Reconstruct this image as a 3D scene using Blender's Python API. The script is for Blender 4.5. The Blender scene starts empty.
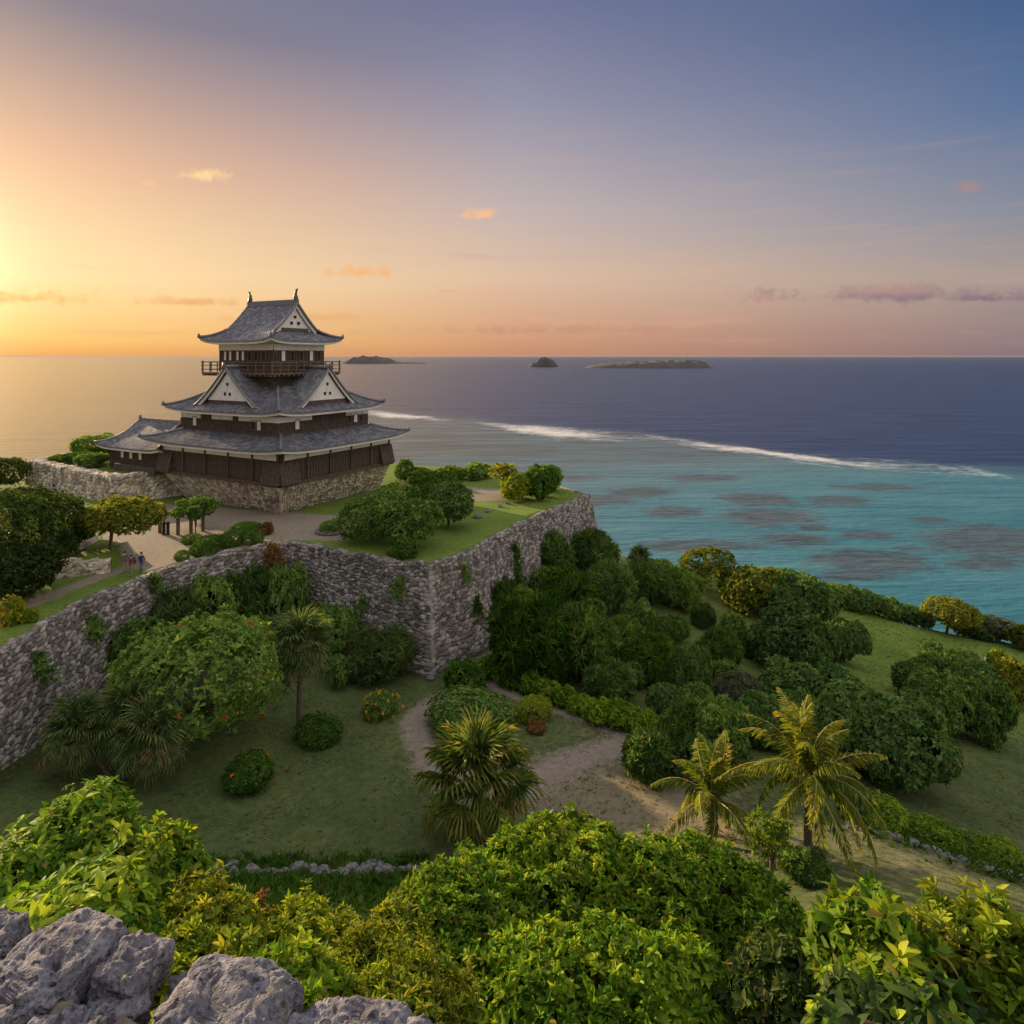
import bpy, bmesh, math, random
import numpy as np
from mathutils import Vector, Matrix, noise as mnoise

# ------------------------------------------------------------------ camera, sky, sun
F = 683.0                                   # focal length in pixels of a 1024 frame (24 mm on 36 mm film)
HZ = 356.0                                  # height of the sea horizon in the frame
scene = bpy.context.scene
col = scene.collection
cam = bpy.data.cameras.new('camera')
cam.sensor_width = 36.0
cam.lens = 36.0 * F / 1024.0
cam.shift_y = -(512.0 - HZ) / 1024.0
cam.clip_start = 0.05
cam.clip_end = 150000
camo = bpy.data.objects.new('camera', cam)
camo.location = (0, 0, 0)
camo.rotation_euler = (math.pi / 2, 0, 0)
col.objects.link(camo)
scene.camera = camo
SEA = -46.0

SUN_AZ, SUN_EL = math.radians(-50), math.radians(12.0)
sd = Vector((math.sin(SUN_AZ) * math.cos(SUN_EL), math.cos(SUN_AZ) * math.cos(SUN_EL), math.sin(SUN_EL)))
sun = bpy.data.lights.new('sun', 'SUN')
sun.energy = 5.0
sun.color = (1.0, 0.73, 0.43)
sun.angle = math.radians(0.6)
suno = bpy.data.objects.new('sun', sun)
suno.rotation_euler = (-sd).to_track_quat('-Z', 'Y').to_euler()
col.objects.link(suno)
vs = scene.view_settings
vs.view_transform = 'Standard'
vs.look = 'None'
vs.gamma = 1
vs.exposure = 0.9
vs.use_curve_mapping = False
scene.cycles.max_bounces = 6
scene.cycles.diffuse_bounces = 4
scene.cycles.glossy_bounces = 2
scene.cycles.transmission_bounces = 3
scene.cycles.transparent_max_bounces = 4
scene.cycles.volume_bounces = 0
scene.cycles.caustics_reflective = False
scene.cycles.caustics_refractive = False
scene.cycles.use_denoising = True


def lin(r, g, b):
    f = lambda c: (c / 255 / 12.92) if c <= 10 else ((c / 255 + 0.055) / 1.055) ** 2.4
    return (f(r), f(g), f(b), 1)


class NT:
    """small helper to write node trees"""
    def __init__(s, nt):
        s.nt = nt
        nt.nodes.clear()

    def n(s, t, **kw):
        nd = s.nt.nodes.new(t)
        ins = kw.pop('i', {})
        for k, v in kw.items():
            setattr(nd, k, v)
        for k, v in ins.items():
            sk = nd.inputs[k]
            if isinstance(v, bpy.types.NodeSocket):
                s.nt.links.new(v, sk)
            else:
                sk.default_value = v
        return nd

    def m(s, op, a, b=0.0, c=None, clamp=False):
        nd = s.nt.nodes.new('ShaderNodeMath')
        nd.operation = op
        nd.use_clamp = clamp
        for k, v in enumerate((a, b, c)):
            if v is None:
                continue
            if isinstance(v, bpy.types.NodeSocket):
                s.nt.links.new(v, nd.inputs[k])
            else:
                nd.inputs[k].default_value = v
        return nd.outputs[0]

    def mix(s, f, a, b, blend='MIX'):
        nd = s.nt.nodes.new('ShaderNodeMix')
        nd.data_type = 'RGBA'
        nd.blend_type = blend
        for k, v in ((0, f), (6, a), (7, b)):
            if isinstance(v, bpy.types.NodeSocket):
                s.nt.links.new(v, nd.inputs[k])
            else:
                nd.inputs[k].default_value = v
        return nd.outputs[2]

    def ramp(s, f, stops, interp='LINEAR'):
        nd = s.nt.nodes.new('ShaderNodeValToRGB')
        cr = nd.color_ramp
        cr.interpolation = interp
        while len(cr.elements) < len(stops):
            cr.elements.new(0.5)
        for e, (p, c) in zip(cr.elements, stops):
            e.position = p
            e.color = c if len(c) == 4 else (*c, 1)
        s.nt.links.new(f, nd.inputs[0])
        return nd.outputs[0]

    def rng(s, v, a, b, c=0.0, d=1.0, smooth=True):
        nd = s.nt.nodes.new('ShaderNodeMapRange')
        nd.interpolation_type = 'SMOOTHSTEP' if smooth else 'LINEAR'
        s.nt.links.new(v, nd.inputs[0])
        for k, x in enumerate((a, b, c, d)):
            nd.inputs[k + 1].default_value = x
        return nd.outputs[0]

    def noise(s, vec, scale, detail=3, rough=0.55, out=0):
        nd = s.n('ShaderNodeTexNoise', i={'Scale': scale, 'Detail': detail, 'Roughness': rough})
        if vec is not None:
            s.nt.links.new(vec, nd.inputs['Vector'])
        return nd.outputs[out]

    def link(s, a, b):
        s.nt.links.new(a, b)


def build_world():
    w = bpy.data.worlds.new('World')
    scene.world = w
    w.use_nodes = True
    N = NT(w.node_tree)
    sky = N.n('ShaderNodeTexSky', sky_type='NISHITA', sun_disc=False, sun_elevation=SUN_EL,
              sun_rotation=SUN_AZ, air_density=1.3, dust_density=3.0, ozone_density=2.0)
    tc = N.n('ShaderNodeTexCoord')
    d = N.n('ShaderNodeVectorMath', operation='NORMALIZE', i={0: tc.outputs['Generated']}).outputs[0]
    sx = N.n('ShaderNodeSeparateXYZ', i={0: d})
    z = sx.outputs[2]
    hor = N.n('ShaderNodeVectorMath', operation='MULTIPLY', i={0: d, 1: (1, 1, 0)}).outputs[0]
    hor = N.n('ShaderNodeVectorMath', operation='NORMALIZE', i={0: hor}).outputs[0]
    s = N.n('ShaderNodeVectorMath', operation='DOT_PRODUCT', i={0: hor, 1: (math.sin(SUN_AZ), math.cos(SUN_AZ), 0)}).outputs['Value']
    zz = N.m('MAXIMUM', z, 0.0)
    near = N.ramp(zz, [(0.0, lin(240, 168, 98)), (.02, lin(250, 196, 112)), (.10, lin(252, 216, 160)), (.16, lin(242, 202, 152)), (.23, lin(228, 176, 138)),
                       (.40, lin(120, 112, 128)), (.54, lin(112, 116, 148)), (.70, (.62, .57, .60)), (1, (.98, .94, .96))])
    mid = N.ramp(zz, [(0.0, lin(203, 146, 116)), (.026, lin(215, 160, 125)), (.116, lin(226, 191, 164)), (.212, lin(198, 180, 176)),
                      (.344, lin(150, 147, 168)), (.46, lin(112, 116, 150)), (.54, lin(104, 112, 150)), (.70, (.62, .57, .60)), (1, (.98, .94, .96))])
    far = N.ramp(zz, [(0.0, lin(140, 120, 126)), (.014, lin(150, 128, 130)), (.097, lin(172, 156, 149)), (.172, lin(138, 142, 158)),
                      (.283, lin(93, 116, 155)), (.40, lin(64, 93, 137)), (.54, lin(70, 98, 142)), (.70, (.56, .55, .62)), (1, (.98, .94, .96))])  # upper stops of all three ramps raised overhead as added fill light
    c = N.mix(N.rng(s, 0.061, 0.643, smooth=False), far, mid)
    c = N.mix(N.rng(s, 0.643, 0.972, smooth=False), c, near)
    # sky behind the viewer, brightened like the zenith as added fill light
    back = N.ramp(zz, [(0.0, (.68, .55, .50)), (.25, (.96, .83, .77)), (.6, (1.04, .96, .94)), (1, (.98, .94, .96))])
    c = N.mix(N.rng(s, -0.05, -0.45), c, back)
    # glow round the sun, which stands just outside the frame
    dt = N.n('ShaderNodeVectorMath', operation='DOT_PRODUCT', i={0: d, 1: (math.sin(-.768) * .9962, math.cos(-.768) * .9962, .087)}).outputs['Value']
    g = N.m('POWER', N.m('MAXIMUM', dt, 0.0), 280.0)
    c = N.mix(N.m('MULTIPLY', g, 1.0), c, (1.9, 1.35, .75, 1), 'ADD')
    # thin veils of high cloud drawn out along the horizon
    veil = N.n('ShaderNodeMapping', i={'Vector': d, 'Scale': (2.2, 2.2, 26.0)}).outputs[0]
    vn = N.noise(veil, 2.0, 6, .62)
    vf = N.m('MULTIPLY', N.rng(vn, .50, .78), N.m('MULTIPLY', N.rng(zz, .42, .02), N.rng(zz, .0, .03)))
    c = N.mix(N.m('MULTIPLY', vf, .30), c, lin(236, 178, 150))
    c = N.mix(N.m('MULTIPLY', N.m('MULTIPLY', N.rng(vn, .46, .25), N.rng(zz, .30, .02)), .16), c, lin(150, 118, 128))

    # small sunset clouds, each an elliptic patch of noise in the sky's own directions
    xx = N.m('DIVIDE', sx.outputs[0], sx.outputs[1])
    ez = N.m('DIVIDE', z, sx.outputs[1])
    warp = N.noise(d, 26.0, 5, .65)
    warp2 = N.noise(d, 70.0, 4, .6)
    front = N.m('GREATER_THAN', sx.outputs[1], 0.05)
    for (px, py, rx, ry, cc, k) in ((196, 176, 34, 9, (255, 214, 150), .8), (150, 184, 9, 4, (245, 190, 140), .4),
                                    (481, 215, 19, 6.5, (250, 190, 145), .75), (358, 273, 38, 7, (246, 182, 122), .7),
                                    (446, 292, 12, 3, (222, 164, 122), .4), (970, 188, 18, 7, (170, 138, 140), .6),
                                    (905, 296, 135, 11, (150, 124, 132), .62), (880, 290, 60, 8, (186, 150, 140), .5),
                                    (762, 299, 12, 5, (196, 152, 140), .5), (990, 262, 14, 5, (170, 146, 145), .4),
                                    (15, 299, 75, 10, (236, 160, 80), .6), (190, 303, 80, 7, (226, 156, 98), .5),
                                    (300, 318, 100, 6, (230, 166, 110), .35), (560, 330, 160, 6, (196, 140, 118), .35),
                                    (985, 299, 60, 5, (132, 112, 128), .5)):
        X, E = (px - 512) / F, (HZ - py) / F
        u = N.m('MULTIPLY', N.m('SUBTRACT', xx, X), F / rx)
        v = N.m('MULTIPLY', N.m('SUBTRACT', ez, E), F / ry)
        v = N.m('ADD', v, N.m('MULTIPLY', N.m('LESS_THAN', v, 0.0), N.m('MULTIPLY', v, .6)))
        r = N.m('SQRT', N.m('ADD', N.m('MULTIPLY', u, u), N.m('MULTIPLY', v, v)))
        r = N.m('ADD', r, N.m('MULTIPLY', N.m('SUBTRACT', warp, .5), 3.0))
        r = N.m('ADD', r, N.m('MULTIPLY', N.m('SUBTRACT', warp2, .5), 1.6))
        f = N.m('MULTIPLY', N.m('MULTIPLY', N.rng(r, 1.15, -.1), min(1.0, k * 1.5)), front)
        c = N.mix(f, c, lin(*cc))
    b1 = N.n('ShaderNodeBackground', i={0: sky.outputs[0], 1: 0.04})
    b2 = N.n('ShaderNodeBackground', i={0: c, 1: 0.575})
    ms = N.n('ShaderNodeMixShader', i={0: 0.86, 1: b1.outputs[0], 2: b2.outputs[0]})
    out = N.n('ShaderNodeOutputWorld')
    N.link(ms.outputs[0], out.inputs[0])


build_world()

# ------------------------------------------------------------------ helpers
rng = np.random.default_rng(7)
random.seed(7)


def P(px, py, z):
    """point at height z seen at a pixel"""
    y = -z * F / (py - HZ)
    return np.array(((px - 512) / F * y, y, z))


def PY(px, py, y):
    return np.array(((px - 512) / F * y, y, -(py - HZ) / F * y))


def tag(o, label=None, cat=None, group=None, kind=None):
    if label: o['label'] = label
    if cat: o['category'] = cat
    if group: o['group'] = group
    if kind: o['kind'] = kind
    return o


def empty(name, loc, rz=0.0):
    o = bpy.data.objects.new(name, None)
    o.empty_display_size = 0.3
    o.location = [float(v) for v in loc]
    o.rotation_euler = (0, 0, rz)
    col.objects.link(o)
    return o


def link(name, me, parent=None, mat=None):
    o = bpy.data.objects.new(name, me)
    col.objects.link(o)
    if parent is not None:
        o.parent = parent
    if mat is not None and len(me.materials) == 0:
        me.materials.append(mat)
    return o


def mesh_np(name, V, loops, sizes, attrs=None, smooth=False, mats=None, midx=None):
    me = bpy.data.meshes.new(name)
    V = np.ascontiguousarray(V, dtype=np.float32)
    loops = np.ascontiguousarray(loops, dtype=np.int32).ravel()
    sizes = np.asarray(sizes, dtype=np.int32)
    me.vertices.add(len(V))
    me.vertices.foreach_set('co', V.ravel())
    me.loops.add(len(loops))
    me.loops.foreach_set('vertex_index', loops)
    me.polygons.add(len(sizes))
    st = np.zeros(len(sizes), dtype=np.int32)
    st[1:] = np.cumsum(sizes)[:-1]
    me.polygons.foreach_set('loop_start', st)
    if smooth:
        me.polygons.foreach_set('use_smooth', np.ones(len(sizes), dtype=bool))
    if midx is not None:
        me.polygons.foreach_set('material_index', np.asarray(midx, dtype=np.int32))
    for k, a in (attrs or {}).items():
        at = me.attributes.new(k, 'FLOAT', 'POINT')
        at.data.foreach_set('value', np.ascontiguousarray(a, dtype=np.float32))
    me.update(calc_edges=True)
    me.validate()
    for m in (mats or []):
        me.materials.append(m)
    return me


def grid_faces(nu, nv):
    """quads of a (nu x nv) vertex grid, index = i*nv + j"""
    i, j = np.meshgrid(np.arange(nu - 1), np.arange(nv - 1), indexing='ij')
    a = (i * nv + j).ravel()
    return np.stack([a, a + nv, a + nv + 1, a + 1], 1)


class MB:
    """collects shapes into one mesh"""
    def __init__(s):
        s.v, s.f = [], []

    def add(s, V, Fc):
        b = len(s.v)
        s.v += [tuple(map(float, v)) for v in V]
        s.f += [tuple(int(k) + b for k in f) for f in Fc]

    def box(s, c, d, rz=0.0, taper=1.0, M=None):
        hx, hy, hz = d[0] / 2, d[1] / 2, d[2] / 2
        vs_ = []
        for z_ in (-hz, hz):
            k = taper if z_ > 0 else 1.0
            for x, y in ((-hx, -hy), (hx, -hy), (hx, hy), (-hx, hy)):
                x, y = x * k, y * k
                if M is not None:
                    p = M @ Vector((x, y, z_))
                    vs_.append((p.x + c[0], p.y + c[1], p.z + c[2]))
                else:
                    cr, sr = math.cos(rz), math.sin(rz)
                    vs_.append((c[0] + x * cr - y * sr, c[1] + x * sr + y * cr, c[2] + z_))
        s.add(vs_, [(3, 2, 1, 0), (4, 5, 6, 7), (0, 1, 5, 4), (1, 2, 6, 5), (2, 3, 7, 6), (3, 0, 4, 7)])

    def tube(s, pts, radii, n=8, cap=True):
        pts = [Vector(p) for p in pts]
        if not hasattr(radii, '__len__'):
            radii = [radii] * len(pts)
        V, Fc = [], []
        up = Vector((0, 0, 1))
        for k, p in enumerate(pts):
            d = (pts[min(k + 1, len(pts) - 1)] - pts[max(k - 1, 0)]).normalized()
            a = d.cross(up)
            if a.length < 1e-3:
                a = d.cross(Vector((1, 0, 0)))
            a.normalize()
            b = d.cross(a)
            for i in range(n):
                t = 2 * math.pi * i / n
                V.append(p + (a * math.cos(t) + b * math.sin(t)) * radii[k])
        for k in range(len(pts) - 1):
            for i in range(n):
                j = (i + 1) % n
                Fc.append((k * n + i, k * n + j, (k + 1) * n + j, (k + 1) * n + i))
        if cap:
            Fc.append(tuple(range(n)))
            Fc.append(tuple((len(pts) - 1) * n + i for i in range(n))[::-1])
        s.add(V, Fc)

    def prism(s, poly, z0, z1):
        n = len(poly)
        s.add([(x, y, z0) for x, y in poly] + [(x, y, z1) for x, y in poly],
              [tuple(range(n))[::-1], tuple(range(n, 2 * n))] + [(i, (i + 1) % n, n + (i + 1) % n, n + i) for i in range(n)])

    def mesh(s, name, mat=None, smooth=False):
        me = bpy.data.meshes.new(name)
        me.from_pydata(s.v, [], s.f)
        bm = bmesh.new()
        bm.from_mesh(me)
        bmesh.ops.recalc_face_normals(bm, faces=bm.faces)
        bm.to_mesh(me)
        bm.free()
        if smooth:
            me.polygons.foreach_set('use_smooth', [True] * len(me.polygons))
        if mat: me.materials.append(mat)
        return me

    def build(s, name, mat, parent=None, smooth=False):
        return link(name, s.mesh(name, mat, smooth), parent)


# ------------------------------------------------------------------ materials
def new_mat(name):
    m = bpy.data.materials.new(name)
    m.use_nodes = True
    return m, NT(m.node_tree)


def finish(N, bsdf):
    out = N.n('ShaderNodeOutputMaterial')
    N.link(bsdf, out.inputs[0])


def attr(N, name):
    return N.n('ShaderNodeAttribute', attribute_name=name).outputs['Fac']


def leaf_mat(name, dark, base, light, transl=0.4, rough=0.62, tip=None):
    """leaves: three real leaf colours spread leaf by leaf, thin enough to let light through"""
    m, N = new_mat(name)
    v = attr(N, 'var')
    oi = N.n('ShaderNodeObjectInfo')
    geo = N.n('ShaderNodeNewGeometry')
    big = N.noise(geo.outputs['Position'], 0.9, 2)
    f = N.m('ADD', N.m('MULTIPLY', v, .9), N.m('MULTIPLY', N.m('SUBTRACT', big, .5), .7))
    f = N.m('ADD', f, N.m('MULTIPLY', N.m('SUBTRACT', oi.outputs['Random'], .5), .3))
    c = N.ramp(f, [(0.05, dark), (.42, base), (.85, light)] + ([(0.97, tip)] if tip else []))
    br = N.n('ShaderNodeTexWhiteNoise', noise_dimensions='1D', i={'W': N.m('MULTIPLY', v, 913.0)}).outputs[0]
    c = N.mix(N.m('MULTIPLY', N.m('GREATER_THAN', br, .965), .8), c, (.30, .21, .07, 1))
    p = N.n('ShaderNodeBsdfPrincipled', i={'Base Color': c, 'Roughness': rough, 'Specular IOR Level': .13})
    t = N.n('ShaderNodeBsdfTranslucent', i={0: N.mix(1.0, c, (1.25, 1.15, .55, 1), 'MULTIPLY')})
    ms = N.n('ShaderNodeMixShader', i={0: transl, 1: p.outputs[0], 2: t.outputs[0]})
    finish(N, ms.outputs[0])
    return m


LM = {
    'dark': leaf_mat('leaf_dark_green', (.036, .088, .026), (.10, .20, .05), (.25, .40, .105)),
    'mid': leaf_mat('leaf_mid_green', (.045, .105, .024), (.13, .25, .048), (.32, .46, .095)),
    'light': leaf_mat('leaf_light_green', (.03, .085, .012), (.08, .19, .022), (.16, .30, .04)),
    'yellow': leaf_mat('leaf_yellow_green', (.06, .12, .012), (.19, .29, .02), (.42, .47, .035)),
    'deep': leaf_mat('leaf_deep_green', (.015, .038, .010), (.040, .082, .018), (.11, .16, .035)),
    'olive': leaf_mat('leaf_olive', (.045, .085, .012), (.15, .195, .024), (.34, .35, .045)),
    'gold': leaf_mat('leaf_gold_green', (.07, .105, .012), (.22, .265, .022), (.46, .44, .045)),
    'grey': leaf_mat('leaf_grey_green', (.05, .07, .04), (.12, .14, .09), (.24, .24, .17)),
    'bright': leaf_mat('leaf_bright_green', (.035, .10, .008), (.14, .28, .018), (.40, .50, .035), ),
    'palm': leaf_mat('leaf_palm_green', (.04, .085, .016), (.11, .18, .03), (.26, .29, .06), tip=(.42, .33, .12)),
    'palmgrey': leaf_mat('leaf_palm_grey_green', (.045, .09, .03), (.11, .18, .06), (.22, .29, .11), tip=(.30, .23, .12)),
    'coco': leaf_mat('leaf_coconut', (.045, .095, .012), (.13, .20, .02), (.29, .32, .04), tip=(.50, .36, .07)),
    'red': leaf_mat('leaf_reddish', (.07, .05, .02), (.22, .11, .04), (.35, .20, .08)),
    'orange': leaf_mat('petal_orange', (.40, .05, .01), (.62, .10, .015), (.75, .20, .02), transl=.3),
    'yflower': leaf_mat('petal_yellow', (.45, .22, .01), (.70, .38, .02), (.8, .5, .05), transl=.3),
}


def bark_mat():
    m, N = new_mat('bark')
    tc = N.n('ShaderNodeTexCoord')
    n1 = N.noise(tc.outputs['Object'], 6, 4)
    c = N.ramp(n1, [(.3, (.06, .045, .032)), (.7, (.17, .13, .095))])
    b = N.n('ShaderNodeBump', i={'Strength': .5, 'Distance': .05, 'Height': n1})
    p = N.n('ShaderNodeBsdfPrincipled', i={'Base Color': c, 'Roughness': .9, 'Normal': b.outputs[0]})
    finish(N, p.outputs[0])
    return m


BARK = bark_mat()


def plain(name, c1, c2, scale=4.0, rough=.8, bump=.2, dist=.02, detail=4):
    m, N = new_mat(name)
    tc = N.n('ShaderNodeTexCoord')
    n1 = N.noise(tc.outputs['Object'], scale, detail, .6)
    c = N.ramp(n1, [(.3, c1), (.7, c2)])
    b = N.n('ShaderNodeBump', i={'Strength': bump, 'Distance': dist, 'Height': n1})
    p = N.n('ShaderNodeBsdfPrincipled', i={'Base Color': c, 'Roughness': rough, 'Normal': b.outputs[0]})
    finish(N, p.outputs[0])
    return m


WOOD = plain('dark_weathered_wood', (.042, .030, .021), (.115, .082, .058), 3.0)
WOODL = plain('weathered_wood', (.09, .055, .035), (.20, .13, .085), 5.0)
PLASTER = plain('white_plaster', (.66, .62, .56), (.80, .77, .72), 1.2, .85, .05)
SHUTTER = plain('white_shutter', (.70, .67, .62), (.82, .80, .77), 2.0, .7, .05)
DARK = plain('dark_opening', (.012, .010, .009), (.02, .017, .015), 2.0)
RIDGE = plain('ridge_tile', (.10, .105, .115), (.22, .22, .23), 3.0, .55, .4)
BRONZE = plain('bronze', (.05, .045, .03), (.12, .10, .06), 6.0, .5, .3)


def tile_mat():
    m, N = new_mat('roof_tile')
    tc = N.n('ShaderNodeTexCoord')
    ob = tc.outputs['Object']
    n1 = N.noise(ob, .55, 4)
    n2 = N.noise(ob, 4.5, 3)
    vor = N.n('ShaderNodeTexVoronoi', i={'Vector': ob, 'Scale': 2.6})
    r = N.n('ShaderNodeSeparateColor', i={0: vor.outputs['Color']}).outputs[0]
    f = N.m('ADD', N.m('MULTIPLY', n1, .45), N.m('ADD', N.m('MULTIPLY', r, .4), N.m('MULTIPLY', n2, .25)))
    c = N.ramp(f, [(.25, (.045, .048, .058)), (.55, (.105, .11, .125)), (.85, (.24, .235, .245))])
    moss = N.rng(N.noise(ob, 1.1, 5, .7), .60, .72)
    c = N.mix(N.m('MULTIPLY', moss, .5), c, (.16, .13, .09, 1))
    b = N.n('ShaderNodeBump', i={'Strength': .5, 'Distance': .06, 'Height': f})
    p = N.n('ShaderNodeBsdfPrincipled', i={'Base Color': c, 'Roughness': .5, 'Normal': b.outputs[0]})
    finish(N, p.outputs[0])
    return m


TILE = tile_mat()


def stone_mat(name, dark, base, light, moss=.35, warm=None):
    m, N = new_mat(name)
    geo = N.n('ShaderNodeNewGeometry')
    pos = geo.outputs['Position']
    st, ed = attr(N, 'stone'), attr(N, 'edge')
    n1 = N.noise(pos, 1.6, 4, .65)
    n2 = N.noise(pos, 9.0, 3, .6)
    f = N.m('ADD', N.m('MULTIPLY', st, .62), N.m('ADD', N.m('MULTIPLY', n2, .35), N.m('MULTIPLY', N.m('SUBTRACT', n1, .5), .4)))
    c = N.ramp(f, [(.12, dark), (.48, base), (.92, light)])
    if warm:
        c = N.mix(N.m('MULTIPLY', N.rng(N.noise(pos, .7, 3), .45, .65), .6), c, warm)
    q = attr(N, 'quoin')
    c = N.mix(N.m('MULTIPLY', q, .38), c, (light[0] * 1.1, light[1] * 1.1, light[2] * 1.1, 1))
    stv = N.n('ShaderNodeMapping', i={'Vector': pos, 'Scale': (1.1, 1.1, .16)}).outputs[0]
    stn = N.noise(stv, 1.0, 5, .65)
    c = N.mix(N.m('MULTIPLY', N.rng(stn, .54, .72), .55), c, (dark[0] * .8, dark[1] * .8, dark[2] * .75, 1))
    c = N.mix(N.m('MULTIPLY', N.rng(stn, .44, .28), .35), c, (light[0] * .9, light[1] * .87, light[2] * .8, 1))
    mo = N.m('MULTIPLY', N.rng(N.noise(pos, .33, 5, .7), .52, .66), moss)
    c = N.mix(mo, c, (.045, .06, .028, 1))
    c = N.mix(N.m('MULTIPLY', N.rng(ed, .16, .02), .8), c, (.035, .032, .03, 1))   # earth and lichen in the joints
    h = N.m('ADD', N.m('MULTIPLY', N.rng(ed, 0, .3), 1.0), N.m('MULTIPLY', n2, .5))
    b = N.n('ShaderNodeBump', i={'Strength': .8, 'Distance': .10, 'Height': h})
    p = N.n('ShaderNodeBsdfPrincipled', i={'Base Color': c, 'Roughness': .9, 'Normal': b.outputs[0]})
    finish(N, p.outputs[0])
    return m


STONE = stone_mat('limestone_wall', (.066, .058, .050), (.205, .182, .160), (.47, .43, .385))
STONEW = stone_mat('limestone_base', (.17, .14, .112), (.55, .46, .37), (.86, .76, .63), moss=.1, warm=(.40, .31, .21, 1))


def rock_mat():
    m, N = new_mat('coral_limestone')
    geo = N.n('ShaderNodeNewGeometry')
    pos = geo.outputs['Position']
    n1 = N.noise(pos, 9, 6, .7)
    n2 = N.noise(pos, 46, 5, .7)
    n3 = N.noise(pos, 3.2, 3, .6)
    vor = N.n('ShaderNodeTexVoronoi', i={'Vector': pos, 'Scale': 70.0})
    pit = N.rng(vor.outputs['Distance'], .05, .45)
    f = N.m('ADD', N.m('MULTIPLY', n1, .55), N.m('MULTIPLY', n2, .45))
    c = N.ramp(f, [(.32, (.030, .029, .036)), (.48, (.115, .112, .135)), (.66, (.34, .33, .37))])
    c = N.mix(N.m('MULTIPLY', N.rng(n3, .5, .68), .6), c, (.15, .14, .15, 1))
    c = N.mix(N.m('MULTIPLY', N.rng(N.noise(pos, 14, 5, .7), .58, .70), .6), c, (.44, .43, .48, 1))
    c = N.mix(N.m('MULTIPLY', N.rng(n2, .40, .28), .7), c, (.05, .045, .045, 1))
    vor2 = N.n('ShaderNodeTexVoronoi', i={'Vector': N.n('ShaderNodeVectorMath', operation='ADD', i={0: pos, 1: N.n('ShaderNodeVectorMath', operation='SCALE', i={0: N.noise(pos, 20, 4, .6, 1), 3: .05}).outputs[0]}).outputs[0], 'Scale': 26.0})
    pit2 = N.rng(vor2.outputs['Distance'], .04, .30)
    c = N.mix(N.m('MULTIPLY', N.m('SUBTRACT', 1.0, pit2), .75), c, (.028, .026, .028, 1))       # darker colour in the solution pits
    lich = N.rng(N.noise(pos, 5.5, 6, .75), .60, .68)
    c = N.mix(N.m('MULTIPLY', lich, .35), c, (.20, .19, .11, 1))
    h = N.m('ADD', N.m('ADD', N.m('MULTIPLY', f, 1.2), N.m('MULTIPLY', pit, .35)), N.m('MULTIPLY', pit2, .8))
    b = N.n('ShaderNodeBump', i={'Strength': 1.0, 'Distance': .026, 'Height': h})
    p = N.n('ShaderNodeBsdfPrincipled', i={'Base Color': c, 'Roughness': .92, 'Normal': b.outputs[0]})
    finish(N, p.outputs[0])
    return m


ROCK = rock_mat()


def ground_mat():
    m, N = new_mat('grass_ground')
    geo = N.n('ShaderNodeNewGeometry')
    pos = geo.outputs['Position']
    n1 = N.noise(pos, .22, 5, .65)
    n2 = N.noise(pos, 2.2, 5, .7)
    n3 = N.noise(pos, 9, 4, .8)
    f = N.m('ADD', N.m('MULTIPLY', n1, .3), N.m('ADD', N.m('MULTIPLY', n2, .35), N.m('MULTIPLY', n3, .35)))
    g = N.ramp(f, [(.36, (.030, .050, .016)), (.5, (.080, .108, .034)), (.64, (.165, .175, .062))])
    lush = attr(N, 'lush')
    g2 = N.ramp(f, [(.32, (.05, .10, .018)), (.5, (.13, .20, .03)), (.68, (.24, .30, .055))])
    c = N.mix(lush, g, g2)
    dry = N.m('ADD', attr(N, 'dry'), N.m('MULTIPLY', N.m('SUBTRACT', n2, .5), 1.0))
    dc = N.ramp(N.m('ADD', N.m('MULTIPLY', n2, .5), N.m('MULTIPLY', n3, .5)), [(.3, (.13, .11, .065)), (.55, (.26, .21, .14)), (.72, (.38, .31, .215))])
    c = N.mix(N.m('MULTIPLY', N.rng(dry, .25, .85), .85), c, dc)
    pa = N.m('ADD', attr(N, 'path'), N.m('MULTIPLY', N.m('SUBTRACT', N.m('ADD', N.m('MULTIPLY', n2, .6), N.m('MULTIPLY', n3, .4)), .5), .9))
    pc = N.ramp(N.m('ADD', N.m('MULTIPLY', n2, .5), N.m('MULTIPLY', n3, .5)), [(.3, (.17, .135, .105)), (.55, (.30, .245, .20)), (.72, (.44, .37, .31))])
    c = N.mix(N.m('MULTIPLY', N.rng(pa, .22, .80), .9), c, pc)
    wild = N.m('ADD', attr(N, 'wild'), N.m('MULTIPLY', N.m('SUBTRACT', n2, .5), .9))
    wc = N.ramp(n3, [(.35, (.018, .028, .010)), (.65, (.055, .075, .022))])
    c = N.mix(N.rng(wild, .35, .65), c, wc)
    b = N.n('ShaderNodeBump', i={'Strength': .6, 'Distance': .12, 'Height': N.m('ADD', n2, N.m('MULTIPLY', n3, .6))})
    p = N.n('ShaderNodeBsdfPrincipled', i={'Base Color': c, 'Roughness': .95, 'Specular IOR Level': .15, 'Normal': b.outputs[0]})
    finish(N, p.outputs[0])
    return m


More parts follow.
